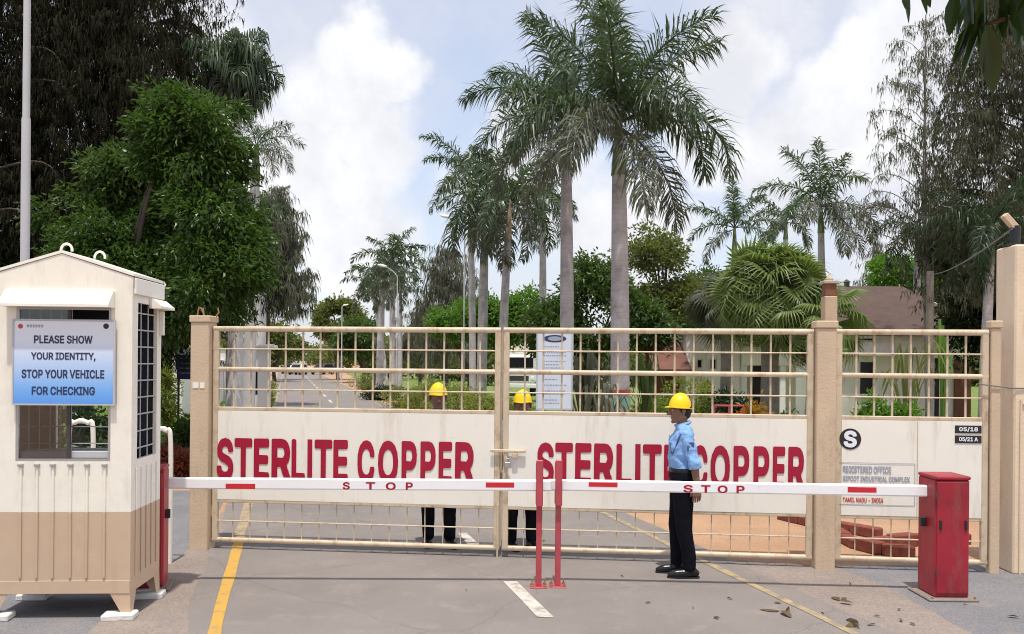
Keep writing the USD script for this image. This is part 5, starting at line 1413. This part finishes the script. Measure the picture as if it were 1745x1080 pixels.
# white information board on two legs before the second palm
D2 = 13.0
ib = thing('information_board', 'tall white board with dark oval emblem and rows of small print behind the gate', 'notice board', (X(945, D2), D2, 0), 0)
bw = (X(974, D2) - X(916, D2)) / 2
zb, zt2 = Zh(945, 696, D2), Zh(945, 566, D2)
obj('board', box(-bw, bw, -0.012, 0.012, zb, zt2, 0.004), 'board_pale', ib)
obj('board_frame', cat(box(-bw - 0.018, -bw, -0.02, 0.02, zb - 0.018, zt2 + 0.018), box(bw, bw + 0.018, -0.02, 0.02, zb - 0.018, zt2 + 0.018), box(-bw, bw, -0.02, 0.02, zt2, zt2 + 0.018), box(-bw, bw, -0.02, 0.02, zb - 0.018, zb)), 'pole_grey', ib)
for x in (-bw * 0.55, bw * 0.55):
    obj('board_leg', box(x - 0.022, x + 0.022, 0.013, 0.05, 0, zt2 - 0.05, 0.004), 'pole_grey', ib)
el = trimesh.creation.cylinder(1.0, 0.002, sections=36); el.apply_scale([0.17, 0.055, 1]); el.apply_transform(UPRIGHT); el.apply_translation([0, -0.0125, zt2 - 0.095])
ov = obj('oval_mark', el, 'sign_blue', ib)
el2 = trimesh.creation.cylinder(1.0, 0.002, sections=30); el2.apply_scale([0.10, 0.034, 1]); el2.apply_transform(UPRIGHT); el2.apply_translation([0, -0.0145, zt2 - 0.095])
obj('oval_centre', el2, 'print_grey', ov)
ri = np.random.default_rng(12)
zl = zt2 - 0.22
while zl > zb + 0.06:
    ms, xx = [], -bw * 0.72
    end = bw * ri.uniform(0.1, 0.75)
    while xx < end:
        w_ = ri.uniform(0.012, 0.05)
        ms.append(box(xx, xx + w_, -0.0135, -0.0122, zl, zl + 0.016)); xx += w_ + 0.010
    obj('print_row', cat(*ms), 'print_grey', ib)
    zl -= 0.048 if ri.uniform() < 0.7 else 0.085

# blue notice board and boundary wall left of the road
D3 = 20.0
nb = thing('blue_board', 'dark blue notice board on two poles left of the gate post', 'notice board', (X(318, D3), D3, 0))
a, b, c, d = X(302, D3) - X(318, D3), X(345, D3) - X(318, D3), Zh(318, 646, D3), Zh(318, 604, D3)
obj('board', box(a, b, -0.015, 0.015, c, d, 0.004), 'sign_blue', nb)
obj('header_strip', box(a, b, -0.015, 0.015, d + 0.002, d + 0.12, 0.004), 'sign_white', nb)
for x in (a + 0.02, b - 0.02):
    obj('pole', tube([(x, 0.04, 0), (x, 0.04, d + 0.1)], 0.028, 8), 'dark_metal', nb)
for k in range(4):
    zz = d - 0.10 - k * 0.11
    obj('print_row', box(a + 0.06, a + 0.06 + 0.34 * (1 - 0.13 * (k % 3)), -0.017, -0.0152, zz, zz + 0.022), 'print_grey', nb)

wl_ = thing('boundary_wall', 'long pale boundary wall with piers along the left of the road', 'wall', (0, 0, 0))
pa, pb = np.array([X(304, 30), 30.0]), np.array([X(452, 62), 62.0])
for k in range(9):
    s0_, s1_ = k / 9, (k + 1) / 9
    p0, p1 = pa + (pb - pa) * s0_, pa + (pb - pa) * s1_
    ang = math.atan2(*(p1 - p0)[::-1]); ln = np.linalg.norm(p1 - p0)
    obj('wall_panel', moved(box(0.16, ln - 0.161, -0.07, 0.07, 0, 2.0, 0.01), p0[0], p0[1], 0, ang), 'pale_wall', wl_)
    pr_ = obj('pier', moved(box(-0.16, 0.16, -0.16, 0.16, 0, 2.45, 0.02), p0[0], p0[1], 0, ang), 'pale_wall', wl_)
    obj('pier_cap', moved(box(-0.21, 0.21, -0.21, 0.21, 2.451, 2.53, 0.02), p0[0], p0[1], 0, ang), 'cream_paint', pr_)
bx_ = thing('gate_cabin', 'low pale cabin wall left of the far road behind the gate', 'wall', (X(402, 25), 25, 0), 12)
obj('cabin_wall', wall_with_hole([(0, 0), (0.95, 0), (0.95, 2.35), (0, 2.35)], [(0.25, 1.0, 0.6, 1.7)], 0.2), 'pale_wall', bx_)
obj('cabin_wall', box(0, 0.2, 0.21, 2.0, 0, 2.35), 'pale_wall', bx_)
obj('flat_roof', box(-0.1, 1.05, -0.1, 2.1, 2.352, 2.45, 0.02), 'pale_wall', bx_)
obj('pane', box(0.25, 0.6, 0.08, 0.09, 1.0, 1.7), 'glass_dark', bx_)

# red-oxide kerbs of the planting bed at the right
rk = np.random.default_rng(14)
kerb = thing('planter_kerb', 'red-painted kerb stones edging the bed behind the right gate post', 'kerb', (0, 0, 0))
for run in ([(1330, 884), (1400, 900), (1470, 912), (1500, 918)], [(1480, 938), (1540, 930), (1600, 928), (1650, 926)], [(1425, 915), (1450, 930), (1490, 944), (1560, 950)]):
    pts = np.array([G(*q_)[:2] for q_ in run])
    cc = bez(np.column_stack([pts, np.zeros(len(pts))]), 8)
    s = np.r_[0, np.cumsum(np.linalg.norm(np.diff(cc, axis=0), axis=1))]
    k, n = 0, int(s[-1] / 0.32)
    for k in range(n):
        c0 = np.array([np.interp(s[-1] * k / n, s, cc[:, j]) for j in range(2)]); c1 = np.array([np.interp(s[-1] * (k + 1) / n, s, cc[:, j]) for j in range(2)])
        an = math.atan2(*(c1 - c0)[::-1]); ln = np.linalg.norm(c1 - c0)
        m_ = moved(box(0.006, ln - 0.006, -0.07, 0.07, 0, 0.12 + rk.normal(0, 0.008), 0.012), c0[0], c0[1], 0, an + rk.normal(0, 0.03))
        obj('kerb_stone', m_, 'kerb_red', kerb)


# ------------------------------------------------------------------ vehicles
def extrude_y(prof, y0, y1, c=0.0):
    m = trimesh.creation.extrude_polygon(Polygon(prof), y1 - y0, engine='earcut')
    m.apply_transform(UPRIGHT)
    m.apply_translation([0, y1, 0])
    return m


def wheel(t, x, y, r, w, ax='x'):
    tyre = lathe([(r * 0.6, -w / 2), (r * 0.95, -w / 2), (r, -w * 0.3), (r, w * 0.3), (r * 0.95, w / 2), (r * 0.6, w / 2)], 24)
    rim = lathe([(0.0, -w * 0.2), (r * 0.58, -w * 0.25), (r * 0.6, -w * 0.4), (r * 0.6, w * 0.4), (r * 0.58, w * 0.25), (0, w * 0.2)], 16)
    for m in (tyre, rim):
        m.apply_transform(trimesh.transformations.rotation_matrix(math.pi / 2, [0, 1, 0] if ax == 'x' else [1, 0, 0])); m.apply_translation([x, y, r])
    wt = obj('wheel', tyre, 'rubber', t)
    obj('rim', rim, 'steel', wt)


# truck seen from the front: local -y is its nose
tk = thing('parked_truck', 'white truck with cream load cover facing the gate behind the palms', 'truck', (X(884, 52), 52, 0), 0)
obj('cab', cat(box(-1.05, 1.05, 0.0, 1.7, 0.75, 1.62, 0.12), box(-0.98, 0.98, 0.12, 1.65, 1.6, 2.45, 0.14)), 'car_white', tk)
obj('windscreen', box(-0.86, 0.86, 0.09, 0.125, 1.68, 2.28, 0.015), 'glass_dark', tk)
obj('bumper', box(-1.08, 1.08, -0.12, 0.02, 0.48, 0.74, 0.03), 'car_white', tk)
obj('grille', box(-0.6, 0.6, -0.015, 0.01, 0.9, 1.2, 0.004), 'dark_metal', tk)
for x in (-0.82, 0.82):
    obj('headlight', moved(lathe([(0, 0), (0.12, 0), (0.11, 0.04), (0, 0.05)], 14), 0, 0, 0, rx=math.pi / 2).apply_translation([x, 0.0, 1.05]), 'sign_white', tk)
    obj('mirror', box(x * 1.35 - 0.07, x * 1.35 + 0.07, 0.3, 0.36, 1.75, 2.1, 0.01), 'black_plastic', tk)
obj('load_bed', box(-1.12, 1.12, 1.8, 5.6, 0.95, 1.6, 0.03), 'car_white', tk)
q_ = [(-1.12, 1.602), (1.12, 1.602), (1.12, 2.7), (0.7, 3.15), (-0.7, 3.15), (-1.12, 2.7)]
obj('load_cover', extrude_y(q_, 1.8, 5.6), 'tarp', tk)
obj('chassis', box(-0.45, 0.45, 0.2, 5.5, 0.5, 0.74), 'dark_metal', tk)
for y in (0.8, 4.6):
    for x in (-0.9, 0.9):
        wheel(tk, x, y, 0.45, 0.28)


def car(label, px, D, rot, m, h=1.5, group='vehicles parked far along the road'):
    t = thing('parked_car', label, 'car', (X(px, D), D, 0.012), rot, group)
    prof = [(-2.0, 0.30), (2.0, 0.30), (2.05, 0.75), (1.9, 0.92), (1.05, 1.0), (0.45, h), (-1.1, h), (-1.75, 1.02), (-2.02, 0.95)]
    obj('car_body', extrude_y(prof, -0.8, 0.8), m, t)
    obj('side_window', extrude_y([(0.85, 1.02), (0.4, h - 0.08), (-1.05, h - 0.08), (-1.5, 1.02)], -0.806, 0.806), 'glass_dark', t)
    obj('windscreen', Trim(np.array([(1.07, -0.66, 1.03), (1.07, 0.66, 1.03), (0.49, 0.58, h - 0.05), (0.49, -0.58, h - 0.05)])), 'glass_dark', t)
    for y in (-0.55, 0.55):
        obj('headlight', box(2.02, 2.07, y - 0.14, y + 0.14, 0.62, 0.76, 0.01), 'sign_white', t)
    obj('bumper', box(2.03, 2.12, -0.78, 0.78, 0.32, 0.52, 0.02), 'dark_metal', t)
    for x in (-1.25, 1.25):
        for y in (-0.72, 0.72):
            wheel(t, x, y, 0.31, 0.2, 'y')
    return t


def Trim(q):
    c = q.mean(0)
    n = np.cross(q[1] - q[0], q[2] - q[0]); n /= np.linalg.norm(n)
    if n[0] < 0:
        n = -n
    h_ = Manifold.hull_points(np.vstack([q + n * 0.012, q - n * 0.012])).to_mesh()
    return trimesh.Trimesh(h_.vert_properties[:, :3], h_.tri_verts, process=False)


car('dark car parked at the far end of the road, left of the white one', 496, 130, -100, 'car_dark', 1.55)
car('pale car facing the gate at the far end of the road', 508, 122, -95, 'car_white')
car('dark blue car parked under the trees right of the far road', 550, 125, -115, 'car_dark')
car('dark car half hidden in the shade at the far right of the road', 564, 135, -100, 'car_dark', 1.6)
cn = thing('traffic_cone', 'small white cone standing at the far right edge of the road', 'cone', (X(612, 70), 70, 0.0))
obj('cone_body', lathe([(0.16, 0.03), (0.02, 0.75), (0.0, 0.75)], 16), 'white_plastic', cn)
obj('cone_base', box(-0.2, 0.2, -0.2, 0.2, 0, 0.03), 'dark_metal', cn)
mb_ = thing('parked_scooter', 'dark scooter parked by the pale wall left of the far road', 'scooter', (X(440, 60), 60, 0), 20)
for x in (-0.6, 0.6):
    wheel(mb_, x, 0, 0.26, 0.10, 'y')
obj('scooter_body', cat(tube(bez([(-0.75, 0, 0.55), (-0.4, 0, 0.62), (-0.1, 0, 0.34), (0.3, 0, 0.34), (0.48, 0, 0.8)], 5), [0.05] + [0.14] * 8 + [0.1] * 11 + [0.06], 10)), 'car_dark', mb_)
obj('seat', box(-0.75, -0.05, -0.13, 0.13, 0.74, 0.86, 0.03), 'black_plastic', mb_)
obj('handlebar', cat(tube([(0.5, 0, 0.26), (0.42, 0, 1.02)], 0.03, 8), tube([(0.40, -0.32, 1.05), (0.40, 0.32, 1.05)], 0.018, 8)), 'steel', mb_)


# ------------------------------------------------------------------ people
def S(p, r, sc=None):
    m = Manifold.sphere(r, 20)
    if sc is not None:
        m = m.scale(sc)
    return m.translate([float(q) for q in p])


def chain(js):
    out = []
    for (p, r), (q, s) in zip(js, js[1:]):
        out.append(Manifold.batch_hull([S(p, r), S(q, s)]))
    return out


def soft(parts, edge=0.02, it=12, wr=0.0, seed=0, sc=9.0):
    m = Manifold.batch_boolean(parts, manifold3d.OpType.Add).refine_to_length(edge)
    k = m.to_mesh()
    t = trimesh.Trimesh(k.vert_properties[:, :3], k.tri_verts, process=True)
    trimesh.smoothing.filter_taubin(t, lamb=0.5, nu=0.53, iterations=it)
    if wr:
        v = np.array(t.vertices)
        n = np.array(t.vertex_normals)
        v = v + n * (wr * (meshkit.fbm(v * [sc, sc, sc * 1.5] + seed, 3, seed) - 0.5))[:, None]
        t = trimesh.Trimesh(v, t.faces, process=False)
    return t


def hand(wrist, d, palm_n, side, sz=1.0):
    """Relaxed hand hanging along d: palm, four curled fingers of unequal length and a thumb that leaves the side of the palm. side: direction of the thumb."""
    d, side = np.array(d, float), np.array(side, float)
    d /= np.linalg.norm(d); side -= d * (side @ d); side /= np.linalg.norm(side)
    n = np.cross(d, side); n *= math.copysign(1, n @ np.array(palm_n))
    k0, k1 = wrist + d * 0.02 * sz, wrist + d * 0.085 * sz
    ps = [Manifold.batch_hull([S(k0 + side * 0.018, 0.015), S(k0 - side * 0.018, 0.015), S(k1 + side * 0.030, 0.0125), S(k1 - side * 0.030, 0.0115)])]
    for off, ln in ((0.028, 0.070), (0.010, 0.080), (-0.010, 0.074), (-0.028, 0.058)):
        a = k1 + side * off
        b = a + (d * 0.95 + n * 0.25 + side * off * 1.2) * ln * 0.42 * sz
        c = b + (d * 0.8 + n * 0.6) * ln * 0.33 * sz
        e = c + (d * 0.6 + n * 0.85) * ln * 0.25 * sz
        ps += chain([(a, 0.0095), (b, 0.009), (c, 0.0082), (e, 0.007)])
    a = k0 + side * 0.022 + d * 0.012
    b = a + (side * 0.62 + d * 0.75 + n * 0.25) * 0.040 * sz
    c = b + (d * 0.95 + side * 0.2 + n * 0.25) * 0.030 * sz
    ps += chain([(a, 0.013), (b, 0.0105), (c, 0.0085)])
    return ps


def person(label, loc, rot, H=1.66, arms=None, feet=None, seed=0, head_turn=0.0):
    """Local frame: +x ahead, +y to the person's left, z up. Skin is one continuous body; clothes, shoes, hair and hat are worn over it."""
    k = H / 1.66
    t = thing('person', label, 'person', loc, rot)
    A = lambda *p: np.array(p, float) * k
    feet = feet or {1: (0.0, 0.105, 0.12), -1: (0.02, -0.105, -0.12)}
    body, shirt, legs = [], [], []
    shoes = {}
    for s in (1, -1):
        fx, fy, yaw = feet[s]
        hip, knee, ank = A(0.0, 0.088 * s, 0.86), A(fx * 0.5 + 0.015, fy * 0.85 + 0.015 * s, 0.46), A(fx - 0.02, fy, 0.085)
        body += chain([(hip, 0.082 * k), (knee, 0.052 * k), (ank, 0.036 * k)])
        fd = np.array([math.cos(yaw * s), math.sin(yaw * s), 0])
        body += [Manifold.batch_hull([S(ank + [0, 0, -0.045 * k], 0.030), S(ank + fd * 0.15 * k + [0, 0, -0.060 * k], 0.022)])]
        legs += chain([(A(0.0, 0.088 * s, 0.90), 0.112 * k), (A(0.0, 0.092 * s, 0.78), 0.102 * k), (knee, 0.074 * k), (A(fx - 0.015, fy, 0.2), 0.063 * k), (A(fx - 0.012, fy, 0.105), 0.062 * k)])
        c = A(fx - 0.02, fy, 0)
        sh = [Manifold.batch_hull([S(c - fd * 0.055 * k + [0, 0, 0.045], 0.036), S(c + fd * 0.03 * k + [0, 0, 0.055], 0.042), S(c + [0, 0, 0.085], 0.043)]),
              Manifold.batch_hull([S(c + fd * 0.02 * k + [0, 0, 0.045], 0.043), S(c + fd * 0.13 * k + [0, 0, 0.036], 0.042), S(c + fd * 0.185 * k + [0, 0, 0.028], 0.026)])]
        shm = soft([q_.trim_by_plane([0, 0, 1], 0.006) for q_ in sh], 0.015, 5)
        sole = Manifold.batch_hull([Manifold.cylinder(0.012, 0.040, 0.040, 16).translate(list(c - fd * 0.055 * k)), Manifold.cylinder(0.012, 0.046, 0.046, 16).translate(list(c + fd * 0.12 * k)), Manifold.cylinder(0.012, 0.028, 0.028, 16).translate(list(c + fd * 0.185 * k))])
        shoes[s] = (shm, sole)
    # trunk
    pel = [S(A(0.0, 0.085 * s, 0.93), 0.095 * k) for s in (1, -1)]
    wai = [S(A(0.012, 0.075 * s, 1.05), 0.088 * k) for s in (1, -1)]
    che = [S(A(0.005, 0.095 * s, 1.24), 0.098 * k) for s in (1, -1)]
    sho = [S(A(-0.012, 0.155 * s, 1.345), 0.058 * k) for s in (1, -1)]
    body += [Manifold.batch_hull(pel + wai), Manifold.batch_hull(wai + che), Manifold.batch_hull(che + sho)]
    neck0, neck1 = A(-0.012, 0, 1.38), A(0.012, 0, 1.465)
    body += chain([(neck0, 0.055 * k), (neck1, 0.050 * k)])
    hc = A(0.022, 0, 1.545)
    ct, st = math.cos(head_turn), math.sin(head_turn)
    hp = lambda x, y, z: hc + np.array([x * ct - y * st, x * st + y * ct, z]) * k
    body += [Manifold.batch_hull([S(hp(-0.012, 0, 0.022), 0.086 * k, None), S(hp(0.030, 0, 0.02), 0.070 * k), S(hp(0.052, 0, -0.082), 0.030 * k), S(hp(0.035, 0.025, -0.070), 0.034 * k), S(hp(0.035, -0.025, -0.070), 0.034 * k), S(hp(-0.03, 0, -0.03), 0.062 * k)]),
             Manifold.batch_hull([S(hp(0.098, 0, 0.008), 0.010 * k), S(hp(0.121, 0, -0.026), 0.0115 * k), S(hp(0.100, 0.014, -0.030), 0.008 * k), S(hp(0.100, -0.014, -0.030), 0.008 * k)]),
             S(hp(0.078, 0, -0.056), 0.012 * k, None), S(hp(0.075, 0, -0.068), 0.013 * k, None), S(hp(0.070, 0, -0.098), 0.018 * k)]
    for s in (1, -1):
        body.append(Manifold.batch_hull([S(hp(-0.006, 0.083 * s, 0.014), 0.012 * k), S(hp(-0.010, 0.086 * s, -0.02), 0.010 * k), S(hp(-0.020, 0.092 * s, 0.012), 0.009 * k)]))
        body.append(Manifold.batch_hull([S(hp(0.076, 0.018 * s, 0.036), 0.012 * k), S(hp(0.066, 0.045 * s, 0.034), 0.012 * k)]))
    # arms
    arms = arms or {1: ((-0.055, 0.225, 1.09), (-0.045, 0.235, 0.865), (0.05, 0.0, -1.0)), -1: ((-0.03, -0.225, 1.09), (0.0, -0.235, 0.865), (0.08, 0.0, -1.0))}
    sh_parts = [Manifold.batch_hull([S(A(0.0, 0.085 * s, 0.99), 0.108 * k) for s in (1, -1)] + [S(A(0.015, 0.080 * s, 1.08), 0.106 * k) for s in (1, -1)]),
                Manifold.batch_hull([S(A(0.015, 0.080 * s, 1.08), 0.106 * k) for s in (1, -1)] + [S(A(0.008, 0.095 * s, 1.24), 0.112 * k) for s in (1, -1)]),
                Manifold.batch_hull([S(A(0.008, 0.095 * s, 1.24), 0.112 * k) for s in (1, -1)] + [S(A(-0.012, 0.150 * s, 1.345), 0.070 * k) for s in (1, -1)]),
                Manifold.batch_hull([S(A(-0.012, 0.150 * s, 1.345), 0.068 * k) for s in (1, -1)] + [S(A(-0.010, 0, 1.385), 0.066 * k)])]
    for s in (1, -1):
        el, wr_, hd = arms[s]
        sp = A(-0.012, 0.168 * s, 1.335); e = A(*el); w = A(*wr_)
        body += chain([(sp, 0.052 * k), (e, 0.040 * k), (w, 0.028 * k)])
        body += hand(w, hd, (0, -s, 0), (1, 0, 0), k)
        dd_ = (e - sp) / np.linalg.norm(e - sp)
        fa = (w - e) / np.linalg.norm(w - e)
        sl_ = chain([(sp, 0.067 * k), (sp * 0.5 + e * 0.5, 0.057 * k), (e + dd_ * 0.02, 0.055 * k), (e + fa * 0.08, 0.056 * k)])
        sh_parts += [q_.trim_by_plane([float(-f_) for f_ in fa], float(-(e + fa * 0.055) @ fa)) for q_ in sl_]
    bm = soft(body, 0.014, 6)
    obj('body', bm, 'skin', t, smooth=True)
    top_cut = float(A(0, 0, 0.975)[2])
    obj('shirt', soft([q_.trim_by_plane([0, 0, 1], top_cut) for q_ in sh_parts], 0.014, 5, 0.042, seed, 11.0), 'shirt_blue', t, smooth=True)
    lg_ = legs + [Manifold.batch_hull([S(A(0, 0.088 * s, 0.93), 0.118 * k) for s in (1, -1)] + [S(A(0.0, 0.075 * s, 1.03), 0.112 * k) for s in (1, -1)])]
    zc_ = float(A(0, 0, 1.005)[2])
    obj('trousers', soft([q_.trim_by_plane([0, 0, -1], -zc_).trim_by_plane([0, 0, 1], 0.060) for q_ in lg_], 0.02, 6, 0.014, seed + 3, 7.0), 'trousers', t, smooth=True)
    cl = np.linspace(0.35, 2 * math.pi - 0.35, 22)
    obj('collar', tube(np.column_stack([0.064 * k * np.cos(cl) * 1.05, 0.064 * k * np.sin(cl), 0.018 * k * -np.cos(cl)]) + A(0.0, 0, 1.425), 0.016 * k, 8), 'shirt_blue', t, smooth=50)
    bl = Manifold.batch_hull([S(A(0.004, 0.080 * s, 1.0), 0.121 * k) for s in (1, -1)]).trim_by_plane([0, 0, 1], zc_ - 0.022).trim_by_plane([0, 0, -1], -zc_ - 0.018)
    obj('belt', bl, 'shoe', t, smooth=40)
    for s in (1, -1):
        sp_ = obj('shoe', shoes[s][0], 'shoe', t, smooth=True)
        obj('sole', shoes[s][1], 'rubber', sp_, smooth=40)
    # hair under the hat, eyes
    hr = Manifold.batch_hull([S(hp(-0.016, 0, 0.026), 0.092 * k), S(hp(0.0, 0, 0.03), 0.090 * k), S(hp(-0.034, 0, -0.02), 0.066 * k)]).trim_by_plane([-0.8 * ct, -0.8 * st, 0.6], float(np.dot([-0.8 * ct, -0.8 * st, 0.6], hp(0.030, 0, 0.02))))
    obj('hair', hr, 'hair', t, smooth=50)
    for s in (1, -1):
        ey = obj('eye', moved(trimesh.creation.icosphere(2, 0.0125 * k), *hp(0.078, 0.031 * s, 0.012)), 'eye_white', t, smooth=True)
        obj('iris', moved(trimesh.creation.icosphere(1, 0.0065 * k), *hp(0.0865, 0.031 * s, 0.012)), 'hair', ey, smooth=True)
    obj('mouth', Manifold.batch_hull([S(hp(0.0955, 0.018, -0.062), 0.0022), S(hp(0.0985, 0, -0.0625), 0.0026), S(hp(0.0955, -0.018, -0.062), 0.0022)]), 'brick_dark', t)
    # hard hat: dome with ridge, brim with a peak in front
    th = np.linspace(0, math.pi / 2, 10)
    dome = lathe([(0.132 * math.cos(a), 0.118 * math.sin(a)) for a in th] , 36)
    dome.apply_scale([0.80, 0.76, 1.12])
    v = np.array(dome.vertices)
    ridge = np.exp(-(v[:, 1] / 0.022) ** 2) * 0.007 * (v[:, 2] > 0.05)
    v[:, 2] += ridge
    dome = trimesh.Trimesh(v, dome.faces, process=False)
    outer = [(0.117 * math.cos(a) + (0.026 * max(0, math.cos(a)) ** 2), 0.110 * math.sin(a)) for a in np.linspace(0, 2 * math.pi, 48, endpoint=False)]
    inner = [(0.100 * math.cos(a), 0.095 * math.sin(a)) for a in np.linspace(0, 2 * math.pi, 48, endpoint=False)]
    brim = trimesh.creation.extrude_polygon(Polygon(outer, [inner]), 0.006, engine='earcut')
    bv = np.array(brim.vertices); bv[:, 2] -= 0.010 * (bv[:, 0] > 0.10) * (bv[:, 0] - 0.10) / 0.05; brim = trimesh.Trimesh(bv, brim.faces, process=False)
    brim.apply_translation([0, 0, -0.005])
    R_ = trimesh.transformations.rotation_matrix(head_turn, [0, 0, 1]); R_ = R_ @ trimesh.transformations.rotation_matrix(math.radians(-4), [0, 1, 0]); R_[:3, 3] = hp(0.004, 0, 0.036)
    hat = obj('hard_hat', dome.apply_transform(R_), 'hat_yellow', t, smooth=60)
    obj('brim', brim.apply_transform(R_), 'hat_yellow', hat, smooth=40)
    return t, A


FG = G(1161, 982)
gd, A = person('guard in yellow hard hat and light blue shirt standing in profile before the gate', (FG[0], FG[1], 0.012), 176, 1.655,
               arms={1: ((-0.080, 0.222, 1.085), (-0.110, 0.222, 0.868), (0.02, 0.0, -1.0)), -1: ((-0.03, -0.225, 1.09), (0.02, -0.235, 0.865), (0.10, 0.0, -1.0))},
               feet={1: (-0.045, 0.10, 0.10), -1: (0.045, -0.10, -0.10)}, seed=1, head_turn=0.12)
obj('shirt_front', moved(box(-0.004, 0.004, -0.014, 0.014, -0.15, 0.15, 0.002), *(A(0.122, 0.0, 1.17))), 'shirt_blue', gd)
obj('belt_buckle', moved(box(-0.006, 0.006, -0.028, 0.028, -0.02, 0.02, 0.003), *(A(0.128, 0.0, 1.0))), 'steel', gd)
# badge, epaulette, lanyard and pocket of the front guard
obj('shoulder_badge', moved(box(-0.032, 0.032, -0.006, 0.006, -0.042, 0.042, 0.004), *(A(-0.045, 0.243, 1.235))), 'navy_cloth', gd)
obj('epaulette', moved(box(-0.028, 0.028, -0.055, 0.055, -0.006, 0.006, 0.004), *(A(-0.015, 0.125, 1.407)), rx=math.radians(-22)), 'navy_cloth', gd)
obj('lanyard', tube(bez([A(-0.01, 0.165, 1.41), A(0.05, 0.20, 1.33), A(0.085, 0.175, 1.22), A(0.112, 0.13, 1.16), A(0.122, 0.10, 1.25)], 6), 0.006, 6), 'navy_cloth', gd)
obj('pocket', moved(box(-0.006, 0.006, -0.045, 0.045, -0.05, 0.05, 0.004), *(A(0.118, 0.082, 1.215)), rz=math.radians(10)), 'shirt_blue', gd)
FA = P(745, 938, 9.50)
person('guard in yellow hard hat standing behind the left gate leaf', (FA[0], 9.50, 0.012), -98, 1.71, head_turn=0.35, feet={1: (0.0, 0.13, 0.5), -1: (0.0, -0.10, -0.2)}, seed=5)
FB = P(888, 935, 9.42)
person('guard in yellow hard hat standing behind the right gate leaf beside the centre stile', (FB[0], 9.42, 0.012), -80, 1.64, head_turn=-0.3, feet={1: (0.0, 0.115, 0.2), -1: (0.02, -0.115, -0.2)}, seed=9)
